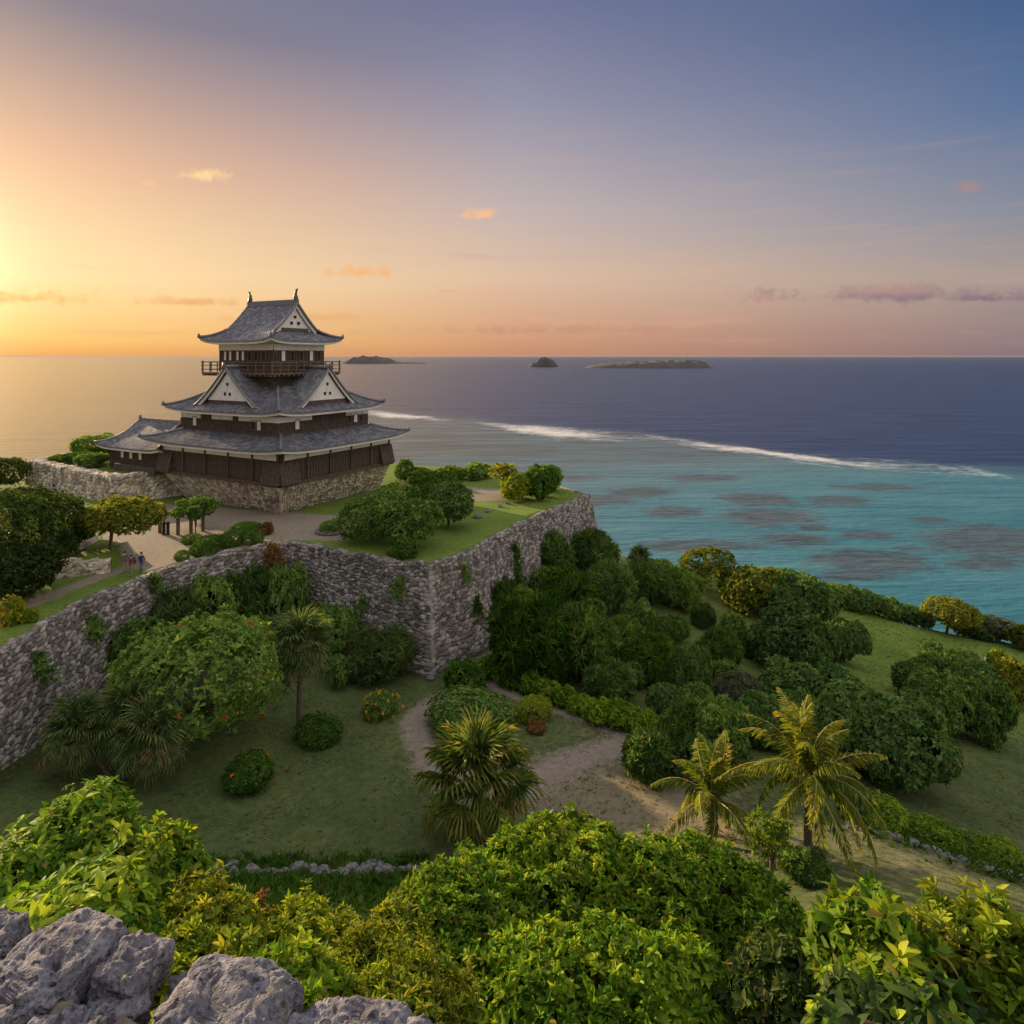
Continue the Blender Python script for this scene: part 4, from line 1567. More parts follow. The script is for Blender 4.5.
def pbush(kind, px, py, wpx, hpx, mat, label, sc=1.0, **kw):
    """bush whose foot shows at a pixel of the photograph and which measures wpx x hpx pixels there"""
    b = hit(px, py)
    wpx, hpx = wpx * sc, hpx * sc
    k = b[1] / F
    return bush(kind, (b[0], b[1] + wpx * k * .3, gz(b[0], b[1] + wpx * k * .3) - .05), wpx * k, hpx * k * 1.0 + .25 * (b[1] ** 0) * 0, mat, label, **kw)


# --- bushes on the slope beyond the curving wall
G1 = 'bushes on the slope below the castle wall'
for a in (
        ('hill', 500, 634, 62, 60, 'dark', 'dark shaggy bush pressed against the castle wall beside the climbing vine'),
        ('hill', 550, 590, 64, 62, 'dark', 'dark bush under the far end of the castle wall, nearest the vine'),
        ('hill', 592, 578, 58, 52, 'dark', 'dark bush just past the castle wall\'s seaward corner'),
        ('hill', 528, 690, 88, 100, 'light', 'broad shaggy light green bush in front of the castle wall, above the hedge path'),
        ('hill', 574, 690, 84, 88, 'mid', 'shaggy bush overlapping the broadest wall-side bush, uphill of the clipped hedge'),
        ('hill', 520, 640, 66, 52, 'mid', 'mid green bush behind the broad shaggy one, touching the wall'),
        ('hill', 572, 628, 62, 62, 'light', 'rounded tufted bush halfway up the slope beyond the wall'),
        ('hill', 612, 620, 66, 60, 'dark', 'drooping tufted bush below the pandanus tree at the slope top'),
        ('hill', 598, 668, 60, 52, 'dark', 'dark tufted bush in the thick of the wall-side thicket'),
        ('hill', 560, 660, 50, 46, 'dark', 'small dark bush sunk between the shaggy wall-side bushes'),
        ('hill', 624, 664, 52, 48, 'mid', 'rounded bush at the thicket\'s edge facing the open green slope'),
        ('hill', 658, 690, 66, 58, 'light', 'wide tufted bush standing on the lower part of the open green slope'),
        ('hill', 612, 705, 64, 40, 'dark', 'low dark bush behind the row of bright hedge plants'),
        ('hill', 650, 610, 60, 48, 'dark', 'dark tufted bush near the crest of the open green slope'),
        ('hill', 684, 612, 54, 44, 'mid', 'spiky domed bush on the crest under the lone seaside tree'),
        ('hill', 692, 702, 58, 56, 'dark', 'dark tufted bush in the middle of the open green slope'),
        ('hill', 706, 630, 30, 28, 'dark', 'small round bush alone high on the open green slope'),
        ('hill', 722, 674, 48, 48, 'mid', 'domed bush alone halfway down the open green slope'),
        ('fine', 745, 726, 62, 54, 'grey', 'silvery grey twiggy bush among the green ones below the slope'),
        ('leafy', 640, 640, 44, 36, 'mid', 'leafy bush wedged between the thicket and the crest of the slope'),
        ('leafy', 545, 612, 46, 44, 'mid', 'leafy bush inside the thicket right below the wall\'s far stretch'),
        ('leafy', 590, 640, 44, 40, 'mid', 'leafy bush in the heart of the thicket'),
        ('small', 636, 690, 34, 26, 'mid', 'low leafy bush at the thicket\'s foot facing the open slope'),
        ('leafy', 700, 730, 50, 44, 'mid', 'leafy bush where the open green slope runs out into the lower shrubbery'),
        ('leafy', 730, 700, 44, 36, 'mid', 'leafy bush beside the silvery grey one, on its uphill side'),
        ('small', 748, 660, 34, 26, 'dark', 'low bush close against the largest dark mound'),
        ('leafy', 664, 722, 46, 36, 'dark', 'dark leafy bush behind the lower end of the bright hedge'),
        ('small', 735, 640, 32, 24, 'mid', 'low bush high on the slope next to the wide bluff bush'),
        ('leafy', 664, 596, 40, 34, 'mid', 'leafy bush on the crest between the palm and the lone seaside tree'),
        ('hill', 676, 645, 40, 30, 'dark', 'small dark shrub between the thicket and the spiky domed bush'),
):
    pbush(*a, group=G1, sc=.93)

# --- ridge and seaside bushes
G2 = 'bushes along the sea bluff'
for a in (
        ('leafy', 762, 622, 78, 52, 'olive', 'bush with gold sunlit top on the bluff edge beside the lone tree'),
        ('mound', 806, 640, 92, 62, 'dark', 'wide dark bush on the bluff crest where the meadow begins'),
        ('mound', 806, 684, 112, 76, 'dark', 'largest dark mound of shrubbery beside the sunlit meadow'),
        ('mound', 852, 668, 58, 50, 'dark', 'dark bush at the meadow\'s inner edge, next to the largest mound'),
        ('leafy', 796, 716, 84, 50, 'dark', 'dark bush below the largest mound, uphill of the tall coconut palm'),
        ('leafy', 840, 704, 60, 40, 'dark', 'low dark bush at the foot of the sunlit meadow'),
        ('leafy', 788, 600, 54, 30, 'mid', 'sun-tipped low bush at the brink of the bluff, seaward of the wide dark bush'),
        ('leafy', 738, 600, 40, 30, 'mid', 'mid green bush between the lone seaside tree and the gold-topped bush'),
        ('leafy', 838, 610, 48, 24, 'mid', 'low bush in the bluff hedge where the meadow starts'),
        ('leafy', 855, 613, 44, 24, 'dark', 'low bush in the bluff hedge just before the open meadow'),
        ('leafy', 890, 620, 44, 22, 'mid', 'low bush in the bluff hedge midway along the meadow\'s edge'),
        ('leafy', 920, 627, 40, 24, 'dark', 'low bush in the bluff hedge touching the gold-leaved tree'),
        ('leafy', 990, 642, 44, 26, 'dark', 'low dark bush in the bluff hedge beyond the gold-leaved tree'),
        ('leafy', 872, 617, 48, 22, 'dark', 'low bush in the bluff hedge, first one seaward of the open meadow'),
        ('leafy', 904, 623, 46, 22, 'dark', 'low bush in the bluff hedge close by the gold-leaved tree'),
        ('leafy', 972, 637, 50, 34, 'dark', 'dark bush crowding the gold-leaved tree on its seaward hedge'),
        ('leafy', 1006, 645, 52, 26, 'grey', 'greyish dry shrub at the end of the bluff hedge'),
        ('leafy', 1038, 655, 50, 30, 'olive', 'dry gold shrub where the bluff hedge leaves the view'),
):
    pbush(*a, group=G2, sc=.9)

G3 = 'bushes in the meadow thicket'
for a in (
        ('leafy', 918, 700, 44, 36, 'dark', 'dark bush at the tip of the meadow thicket, under the small lone tree'),
        ('leafy', 950, 702, 56, 46, 'mid', 'mid green bush in the meadow thicket by the white rock'),
        ('mound', 960, 742, 84, 62, 'mid', 'big rounded bush in the middle of the meadow thicket'),
        ('leafy', 975, 690, 50, 34, 'mid', 'low bush on the meadow side of the thicket by the white rock'),
        ('leafy', 932, 742, 60, 44, 'dark', 'dark bush at the lower tip of the meadow thicket'),
        ('leafy', 812, 738, 60, 40, 'mid', 'leafy bush just above the tall coconut palm\'s top fronds'),
        ('leafy', 895, 770, 70, 50, 'mid', 'leafy bush between the huge low mound and the coconut palm'),
        ('leafy', 1004, 752, 66, 66, 'mid', 'tall bush of the meadow thicket cut by the picture edge'),
        ('leafy', 992, 706, 56, 40, 'dark', 'dark bush in the meadow thicket below the white rock'),
        ('leafy', 1022, 712, 50, 50, 'gold', 'gold-tinged bush of the meadow thicket beside the low sunlit plant'),
        ('mound', 924, 806, 140, 88, 'dark', 'huge dark low mound above the retaining wall shrubs'),
        ('mound', 862, 778, 100, 76, 'dark', 'dark mound directly behind the tall coconut palm\'s crown'),
        ('leafy', 862, 738, 84, 48, 'dark', 'dark bush between the coconut palm and the meadow'),
        ('leafy', 730, 772, 76, 66, 'mid', 'leafy mid green bush rising behind the shorter coconut palm'),
        ('hill', 694, 760, 64, 60, 'mid', 'tufted bush beside the end of the bright hedge'),
        ('leafy', 770, 752, 70, 52, 'dark', 'dark bush seen between the crowns of both coconut palms'),
        ('hill', 658, 790, 66, 54, 'dark', 'dark spiky cycad-like bush at the edge of the bare path'),
        ('leafy', 704, 786, 54, 46, 'dark', 'dark bush filling in behind the spiky cycad-like bush'),
        ('small', 872, 826, 58, 26, 'dark', 'low dark bush at the coconut palm\'s drooping frond tips'),
):
    pbush(*a, group=G3, sc=.96)
pbush('small', 1002, 672, 20, 18, 'yellow', 'low sunlit yellow plant alone on the meadow')
pbush('small', 1018, 680, 20, 14, 'gold', 'tiny dry golden plant on the meadow by the picture edge')

G4 = 'clipped shrubs along the low retaining edge'
for a in (('clipped', 888, 832, 58, 34, 'bright', 'bright clipped shrub nearest the coconut palm on the retaining edge'),
          ('clipped', 944, 850, 54, 32, 'bright', 'bright clipped shrub in the middle of the retaining edge'),
          ('clipped', 1014, 870, 50, 32, 'bright', 'bright clipped shrub at the retaining edge, cut by the picture edge'),
          ('small', 980, 852, 34, 14, 'mid', 'flat low shrub between two bright clipped shrubs on the retaining edge')):
    pbush(*a, group=G4)

G5 = 'low bright hedge plants along the upper path'
for k, (px, py, w, h) in enumerate(((490, 684, 34, 22), (508, 690, 32, 22), (527, 696, 32, 22), (546, 703, 30, 20), (564, 710, 28, 20), (580, 718, 26, 19), (600, 728, 34, 24), (622, 732, 36, 26), (648, 742, 40, 24))):
    pbush('small', px, py, w, h, 'bright', ['bright hedge plant at the castle wall end of the row', 'second bright hedge plant from the castle wall', 'third bright hedge plant from the castle wall',
          'fourth bright hedge plant, halfway along the row', 'fifth bright hedge plant, just past the row\'s middle', 'slim sixth plant of the bright hedge row',
          'taller seventh plant of the bright hedge row', 'widest bright hedge plant near the row\'s lower end', 'last bright hedge plant beside the bare path'][k], group=G5, cat='hedge plant', name='hedge_plant')

# --- garden shrubs on the lower lawn
pbush('clipped', 472, 738, 84, 44, 'mid', 'wide dark green domed shrub on the lawn by the path fork')
pbush('small', 464, 700, 42, 32, 'light', 'loose pale green shrub behind the wide domed shrub')
pbush('small', 456, 690, 28, 24, 'light', 'small pale shrub nearest the wall corner on the lawn')
pbush('clipped', 537, 724, 38, 30, 'yellow', 'round yellow green shrub in front of the bright hedge row')
pbush('small', 537, 735, 22, 9, 'red', 'reddish low plant under the round yellow green shrub')
pbush('clipped', 380, 722, 36, 32, 'mid', 'round clipped shrub dotted with yellow flowers on the lawn', flowers='yflower', nfl=40)
pbush('clipped', 317, 750, 46, 38, 'light', 'round clipped green shrub beside the trunk of the fan palm')
pbush('clipped', 238, 798, 60, 40, 'light', 'oval clipped shrub with a few red flowers on the shaded lawn', flowers='orange', nfl=9)
pbush('hill', 376, 688, 66, 56, 'palmgrey', 'grassy grey green tufted shrub against the castle wall near its corner')
pbush('small', 340, 690, 34, 28, 'dark', 'small dark shrub between the fan palm and the tufted wall shrub')
pbush('leafy', 330, 672, 62, 60, 'dark', 'dark shrub behind the fan palm crown, under the castle wall')

# --- shrubs climbing in the angle of the castle wall
G6 = 'shrubs growing up the inner angle of the castle wall'
for x, y, w, h, mt, kd, lb in ((-27.6, 50.5, 4.2, 4.6, 'dark', 'leafy', 'dark shrub low on the wall behind the flowering tree'),
                           (-26.6, 53.6, 4.6, 6.2, 'palmgrey', 'hill', 'tall grassy shrub climbing the wall behind the flowering tree'),
                           (-24.9, 56.4, 5.0, 6.4, 'mid', 'leafy', 'shrub reaching close to the wall top just short of the inner angle'),
                           (-22.6, 58.4, 5.0, 6.9, 'dark', 'hill', 'shaggy shrub filling the inner angle of the castle wall'),
                           (-19.6, 59.3, 4.6, 6.6, 'dark', 'leafy', 'tall dark shrub beyond the inner angle of the wall'),
                           (-17.0, 58.4, 4.2, 4.4, 'mid', 'hill', 'lower shaggy shrub beyond the inner angle of the wall'),
                           (-20.6, 55.5, 4.6, 3.8, 'dark', 'leafy', 'dark shrub standing out from the wall behind the fan palm'),
                           (-24.2, 52.2, 4.4, 3.6, 'mid', 'leafy', 'mid green shrub between the flowering tree and the wall')):
    bush(kd, (x, y, gz(x, y) - .1), w, h, mt, lb, group=G6, name='wall_shrub')

# --- plants on the plateau
G7 = 'clipped shrubs along the gravel court'
for a in (('clipped', 181, 561, 17, 14, 'mid', 'smallest round shrub at the end of the court\'s shrub row'),
          ('clipped', 199, 560, 26, 24, 'light', 'round shrub second from the end of the court\'s shrub row'),
          ('clipped', 188, 545, 22, 13, 'mid', 'low shrub set on gravel behind the end of the shrub row'),
          ('clipped', 212, 551, 34, 20, 'light', 'wide clipped shrub in the middle of the court\'s shrub row'),
          ('clipped', 230, 547, 30, 20, 'light', 'clipped shrub just past the middle of the court\'s shrub row'),
          ('clipped', 250, 545, 24, 20, 'light', 'round clipped shrub at the wall end of the court\'s shrub row'),
          ('clipped', 243, 534, 34, 12, 'light', 'long low clipped shrub behind the wall end of the shrub row')):
    pbush(*a, group=G7)
pbush('small', 266, 536, 12, 13, 'red', 'reddish small shrub closing the court\'s shrub row', flowers='orange', nfl=20)
pbush('clipped', 329, 534, 22, 17, 'mid', 'round shrub in a stone ring on the court by the keep')
pbush('small', 405, 561, 26, 22, 'light', 'light green little bush on the grass by the wall corner')
pbush('small', 392, 560, 14, 10, 'mid', 'tiny bush next to the light green one near the wall corner')
pbush('small', 6, 628, 25, 27, 'yellow', 'yellow flowering bush beside the footpath at the picture edge', flowers='yflower', nfl=80)
pbush('small', 26, 625, 16, 14, 'yellow', 'small yellow plant next to the footpath')
G8 = 'bushes round the far end of the plateau'
for a in (('leafy', 520, 503, 46, 28, 'yellow', 'yellow green bush in front of the far plateau bushes'),
          ('leafy', 541, 502, 44, 34, 'light', 'rounded bush at the grassy far end of the plateau'),
          ('leafy', 546, 494, 40, 28, 'mid', 'bush on the brink of the plateau closest to the sea'),
          ('small', 418, 484, 36, 14, 'mid', 'low hedge bush right behind the keep\'s stone base'),
          ('small', 448, 482, 38, 14, 'yellow', 'low hedge bush along the plateau\'s far edge'),
          ('small', 478, 481, 34, 16, 'mid', 'low hedge bush near the thin frangipani'),
          ('leafy', 404, 482, 22, 22, 'mid', 'bush half hidden by the corner of the keep\'s base')):
    pbush(*a, group=G8)
G9 = 'bushes on the terrace beside the annex'
for x, y, w, h, mt, lb in ((-54.5, 89.0, 5.0, 1.7, 'mid', 'spreading bush on the terrace close to the annex'), (-58.5, 92.2, 5.0, 1.5, 'light', 'light green bush in the middle of the terrace top'),
                       (-62.0, 93.6, 3.6, .9, 'yellow', 'low yellow green bush at the terrace\'s outer corner'), (-60, 99, 7, 3.0, 'mid', 'taller bush behind the others on the terrace')):
    bush('leafy', (x, y, -14.4), w, h, mt, lb, group=G9)


# --- trees
def tree(name, base, h, cw, ch, mat, label, seed, K=26, n=2600, trunk_r=.16, lean=(0, 0), cat='tree', group=None, L=.20, W=.10, flowers=None, nfl=40, low=False, bare=.0, dy=1.0):
    """tapered trunk with limbs and a crown of leaf clusters; crown width cw, crown height ch, total height h"""
    r = np.random.default_rng(seed)
    root = empty(name, base)
    tag(root, label, cat, group)
    rx, rz = cw / 2, ch / 2
    zc = h - rz
    lobes = []
    for (x, y, z, rad, q) in make_lobes(r, rx, rx * dy, rz, K, min(rx, rz * 1.5) * .40, zc=zc):
        lobes.append((x + lean[0], y + lean[1], max(z, zc - rz * .8), rad, q))
    pt, A = lobe_points(r, lobes, n, zmin=zc - rz * 1.1)
    a = rosettes(r, pt, A, 6, L, W, 30, 85)
    link('crown', leaf_mesh('crown', *a, fine=0, mats=[LM[mat]]), root)
    mb = MB()
    ht = zc - rz * .35
    mb.tube([(0, 0, -.3), (lean[0] * .25 + .06, lean[1] * .2, ht * .4), (lean[0] * .6, lean[1] * .6, ht), (lean[0], lean[1], zc + rz * .3)], [trunk_r * 1.25, trunk_r, trunk_r * .8, trunk_r * .3], 9)
    for (x, y, z, rad, q) in sorted(lobes, key=lambda l: -l[3])[:10]:
        t = r.uniform(.55, .95)
        b = (lean[0] * .6 * t, lean[1] * .6 * t, ht * t)
        mb.tube([b, (b[0] * .4 + x * .6, b[1] * .4 + y * .6, b[2] * .55 + z * .45), (x, y, z)], [trunk_r * .5, trunk_r * .35, trunk_r * .12], 6)
    link('trunk', mb.mesh('trunk', BARK, True), root)
    if flowers:
        pf, Af = lobe_points(r, lobes, nfl, shell=(1.04, 1.16))
        a = rosettes(r, pf, Af, 7, .22, .13, 30, 80)
        link('blossoms', leaf_mesh('blossoms', *a, fine=0, mats=[LM[flowers]]), root)
    return root


b = P(107, 563, PLAT)
tree('broadleaf_tree', (b[0], b[1], PLAT), 5.5, 7.2, 3.1, 'olive', 'umbrella shaped yellow green tree with a bare trunk beside the footpath', 11, K=30, n=2600, trunk_r=.15, lean=(.8, 0), L=.24, W=.13)
b = P(182, 536, PLAT)
tree('broadleaf_tree', (b[0] + .8, b[1] + 1.0, PLAT), 3.4, 4.8, 1.9, 'mid', 'small dark spreading tree standing by the wooden arbour', 12, K=18, n=1200, trunk_r=.11, L=.22, W=.11)
b = P(372, 541, PLAT)
tree('broadleaf_tree', (b[0], b[1], PLAT), 4.3, 6.6, 4.2, 'mid', 'dense low tree on the court grass in front of the keep, nearest the gravel', 13, n=1900, L=.30, W=.15)
b = P(412, 547, PLAT)
tree('broadleaf_tree', (b[0], b[1], PLAT), 4.2, 6.8, 4.1, 'mid', 'dense low tree in the middle of the plateau grove', 14, n=1900, L=.30, W=.15)
b = P(448, 528, PLAT)
tree('broadleaf_tree', (b[0], b[1], PLAT), 4.4, 5.6, 4.3, 'dark', 'darkest tree of the plateau grove, facing the curving wall', 15, n=2200, L=.30, W=.15)
b = P(432, 506, PLAT)
tree('broadleaf_tree', (b[0], b[1], PLAT), 3.9, 7.0, 3.8, 'light', 'lighter tree at the back of the plateau grove', 16, n=1800, L=.22, W=.1)
b = P(395, 510, PLAT)
tree('broadleaf_tree', (b[0], b[1], PLAT), 3.0, 5.0, 2.9, 'mid', 'low tree between the plateau grove and the keep\'s base', 17, n=1500, L=.22, W=.1)
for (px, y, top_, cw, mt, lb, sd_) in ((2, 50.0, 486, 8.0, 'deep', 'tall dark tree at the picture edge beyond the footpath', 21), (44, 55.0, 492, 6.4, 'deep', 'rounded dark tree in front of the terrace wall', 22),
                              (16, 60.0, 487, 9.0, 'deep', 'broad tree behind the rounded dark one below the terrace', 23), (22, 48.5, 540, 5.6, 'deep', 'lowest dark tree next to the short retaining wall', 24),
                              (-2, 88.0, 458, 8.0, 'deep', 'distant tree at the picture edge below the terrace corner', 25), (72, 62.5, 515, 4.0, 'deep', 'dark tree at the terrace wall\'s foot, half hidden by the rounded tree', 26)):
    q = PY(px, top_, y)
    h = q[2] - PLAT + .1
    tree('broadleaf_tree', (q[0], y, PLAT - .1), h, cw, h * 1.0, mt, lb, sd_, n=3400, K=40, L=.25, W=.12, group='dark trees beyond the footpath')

b = hit(180, 772)
tree('flowering_tree', (b[0], b[1] + 3.2, gz(b[0], b[1] + 3.2) - .1), 7.9, 11.4, 7.9, 'mid', 'large spreading tree with orange blossoms under the castle wall', 31, K=70, n=8500, trunk_r=.26, L=.31, W=.15, flowers='orange', nfl=55, dy=.8)
b = hit(705, 588)
tree('broadleaf_tree', (b[0], b[1], b[2] - .1), 5.2, 7.6, 4.6, 'olive', 'lone seaside tree with golden sunlit leaves on the slope crest', 32, n=1900, L=.3, W=.15)
b = hit(946, 634)
tree('broadleaf_tree', (b[0], b[1], b[2] - .1), 4.6, 7.2, 3.6, 'olive', 'gold-leaved tree with a pale trunk on the bluff edge of the meadow', 33, n=1700, L=.3, W=.15, lean=(.6, 0))
b = hit(936, 662)
tree('broadleaf_tree', (b[0], b[1], b[2] - .05), 2.4, 3.0, 1.7, 'dark', 'small dark lone tree standing in the meadow', 34, K=12, n=700, L=.22, W=.11, lean=(-.4, 0))
# frangipani
b = P(505, 497, PLAT)
tree('thin_tree', (b[0], b[1], PLAT), 4.0, 3.6, 1.8, 'gold', 'thin sparse tree with bare limbs standing out against the sea', 35, K=14, n=160, L=.42, W=.16, trunk_r=.10)

# --- vines on the walls
def vine(label, s_pts, w, n, mat, seed, drop):
    """leafy vine hanging on the wall face along a line from top to bottom; points are (x, y, z) on the face"""
    r = np.random.default_rng(seed)
    pts = np.array(s_pts, float)
    root = empty('climbing_vine', pts[0])
    tag(root, label, 'vine', 'vines and tufts growing on the castle wall')
    t = r.uniform(0, 1, n)
    C = np.stack([np.interp(t, np.linspace(0, 1, len(pts)), pts[:, k]) for k in range(3)], 1)
    C += r.normal(size=C.shape) * np.array((w, w, w * .8)) * (.3 + .7 * t[:, None])
    C -= pts[0]
    A = norm(r.normal(size=C.shape) * .5 + np.array((.6, -.6, .35)))
    a = rosettes(r, C, A, 6, .24, .12, 30, 85)
    link('foliage', leaf_mesh('foliage', *a, fine=0, mats=[LM[mat]]), root)
    mb = MB()
    for q in range(3):
        off = r.normal(size=3) * w * .4
        mb.tube([tuple(p - pts[0] + off) for p in pts], .025, 5)
    link('stem', mb.mesh('stem', BARK), root)


def face(x, y, z, nx, ny, out=.25):
    H = PLAT - z
    o = .17 * H + out
    return (x + nx * o, y + ny * o, z)


nr = (.87, -.49)
vine('long green vine hanging down the wall face near the thicket', [face(-.2, 68.0, -18.6, *nr), face(-.2, 68.0, -20.5, *nr), face(-.4, 67.6, -22.4, *nr), face(-.6, 67.3, -24.6, *nr)], .55, 420, 'light', 41, 5)
vine('small green tuft high on the wall just past the corner', [face(-4.4, 59.3, -18.0, *nr), face(-4.4, 59.3, -19.4, *nr)], .25, 60, 'mid', 42, 1)
vine('green tuft midway down the wall beyond the corner', [face(-3.9, 60.2, -21.3, *nr), face(-4.0, 60.0, -22.6, *nr)], .32, 90, 'light', 43, 1)
nl = (-.29, -.95)
vine('green patch of leaves on the wall just before the corner', [face(-9.3, 57.4, -18.6, *nl), face(-9.3, 57.4, -20.0, *nl)], .4, 110, 'mid', 44, 1)
vine('thin leafy patch low on the wall face before the corner', [face(-12.5, 58.8, -20.4, *nl), face(-12.6, 58.8, -21.8, *nl)], .35, 60, 'dark', 45, 1)
ne = (1.0, .0)
vine('leafy patch on the long wall nearest the viewpoint', [face(-30.0, 42.5, -18.6, *ne), face(-30.0, 42.8, -20.4, *ne)], .5, 120, 'dark', 46, 1)
vine('small leafy patch on the long wall midway to its bend', [face(-30.1, 48.2, -18.5, *ne), face(-30.1, 48.4, -19.8, *ne)], .45, 100, 'mid', 47, 1)
vine('dry brown creeper over the wall top at the inner angle', [face(-21.8, 62.2, -17.2, .2, -1), face(-21.4, 62.0, -19.6, .2, -1)], .7, 260, 'red', 48, 1)
vine('leafy tuft over the wall top where the long wall bends', [face(-28.4, 53.8, -17.3, .9, -.3), face(-28.4, 53.8, -18.6, .9, -.3)], .4, 90, 'mid', 49, 1)


# --- palms
def frond_pinnate(r, L, arch, n=60, lw=.78, hang=.55):
    """feather frond in its own frame: grows along +x and up, then bows over"""
    Pb, D, Nn, Ls, Ws, vr = [], [], [], [], [], []
    pts = []
    for i in range(15):
        t = i / 14
        pts.append((L * (t * .96 - .12 * arch * t ** 3), 0, L * (math.sin(t * 1.3) * .55 * (1.25 - arch) - arch * .85 * t ** 2.3)))
    pts = np.array(pts)
    for i in range(n):
        t = .10 + .9 * i / (n - 1)
        p = np.array([np.interp(t, np.linspace(0, 1, 15), pts[:, k]) for k in range(3)])
        q = np.array([np.interp(min(t + .04, 1), np.linspace(0, 1, 15), pts[:, k]) for k in range(3)]) - p
        if np.linalg.norm(q) < 1e-6: q = pts[-1] - pts[-2]
        q = q / np.linalg.norm(q)
        ll = lw * (math.sin(math.pi * min(.12 + t * .86, 1)) ** .6) * r.uniform(.85, 1.1)
        for sg in (-1, 1):
            if r.uniform() < .10: continue
            d = q * r.uniform(.45, .8) + np.array((0, sg, 0)) * .8 + np.array((0, 0, -hang * r.uniform(.5, 1.3)))
            Pb.append(p); D.append(d / np.linalg.norm(d)); Nn.append((r.normal() * .3, r.normal() * .3, 1)); Ls.append(ll * r.uniform(.7, 1.1)); Ws.append(.06)
            vr.append(np.clip(.25 + .5 * r.uniform() + .25 * t, 0, 1))
    return pts, [np.array(x, float) for x in (Pb, D, Nn, Ls, Ws, vr)]


def coconut(base, h, label, seed, n=20, L=3.6, lean=(0, 0)):
    r = np.random.default_rng(seed)
    root = empty('coconut_palm', base)
    tag(root, label, 'palm', 'coconut palms')
    mb = MB()
    k = 14
    mb.tube([(lean[0] * (i / k) ** 1.4, lean[1] * (i / k) ** 1.4, -.3 + (h + .3) * i / k) for i in range(k + 1)],
            [.20 - .07 * i / k + .012 * (i % 2) + (.06 if i == 0 else 0) for i in range(k + 1)], 10)
    mb.build('trunk', BARK, root, True)
    c = np.array((lean[0], lean[1], h))
    for i in range(n):
        el = 1 - i / (n - 1)                       # 1 = young and upright, 0 = old and hanging
        az = i * 2.39996 + r.uniform(-.2, .2)
        pts, a = frond_pinnate(r, L * r.uniform(.85, 1.05) * (.75 + .25 * (1 - abs(el - .5))), .25 + .75 * (1 - el) ** .9, hang=.35 + .5 * (1 - el))
        pitch = math.radians(-18 + 88 * el ** 1.1)
        M = np.array(Matrix.Rotation(az, 3, 'Z') @ Matrix.Rotation(-pitch, 3, 'Y') @ Matrix.Rotation(r.uniform(-.5, .5), 3, 'X'))
        a[0] = a[0] @ M.T + c
        a[1] = a[1] @ M.T
        a[1][:, 2] -= .12
        a[1] = norm(a[1])
        a[2] = a[2] @ M.T
        fr = link('frond', leaf_mesh('frond', *a, fine=0, fold=.05, droop=.18, mats=[LM['coco']]), root)
        mbr = MB()
        pp = pts @ M.T + c
        mbr.tube([tuple(p) for p in pp[::2]], [.045 - .036 * j / 7 for j in range(8)], 5)
        mbr.build('midrib', RIBM, fr)
    for i in range(7):
        az = i * .9
        mbc = MB()
        q = (c[0] + .24 * math.cos(az), c[1] + .24 * math.sin(az), c[2] - .28 - .08 * (i % 2))
        mbc.tube([(q[0], q[1], q[2] + .13), (q[0], q[1], q[2] + .08), (q[0], q[1], q[2]), (q[0], q[1], q[2] - .08), (q[0], q[1], q[2] - .13)], [.02, .09, .12, .09, .02], 8)
        mbc.build('coconut', NUT, root, True)
    return root


RIBM = plain('frond_midrib', (.20, .17, .05), (.34, .28, .09), 5.0, .6, .1)
NUT = plain('coconut_husk', (.16, .13, .03), (.30, .22, .06), 5.0, .6, .1)


def fan_frond(r, R, nseg=26, petiole=1.0, droop=.35):
    """fan leaf: stalk along +x, blade of narrow folded segments with hanging tips"""
    Pb, D, Nn, Ls, Ws, vr = [], [], [], [], [], []
    hub = np.array((petiole, 0, 0))
    for i in range(nseg):
        a = math.radians(-125 + 250 * i / (nseg - 1))
        d = np.array((math.cos(a), math.sin(a), .12 * math.cos(a * .8) + r.normal() * .05))
        ll = R * (.82 + .18 * math.cos(a)) * r.uniform(.9, 1.05)
        d /= np.linalg.norm(d)
        v = np.clip(r.uniform(.1, .75), 0, 1)
        # inner part and drooping outer part
        Pb.append(hub); D.append(d); Nn.append((0, 0, 1)); Ls.append(ll * .72); Ws.append(.085 * R); vr.append(v)
        e = hub + d * ll * .55
        d2 = d * .75 + np.array((0, 0, -droop * r.uniform(.8, 1.8)))
        d2 /= np.linalg.norm(d2)
        Pb.append(e); D.append(d2); Nn.append((0, 0, 1)); Ls.append(ll * .55); Ws.append(.055 * R); vr.append(min(1, v + .25))
    return [np.array(x, float) for x in (Pb, D, Nn, Ls, Ws, vr)]


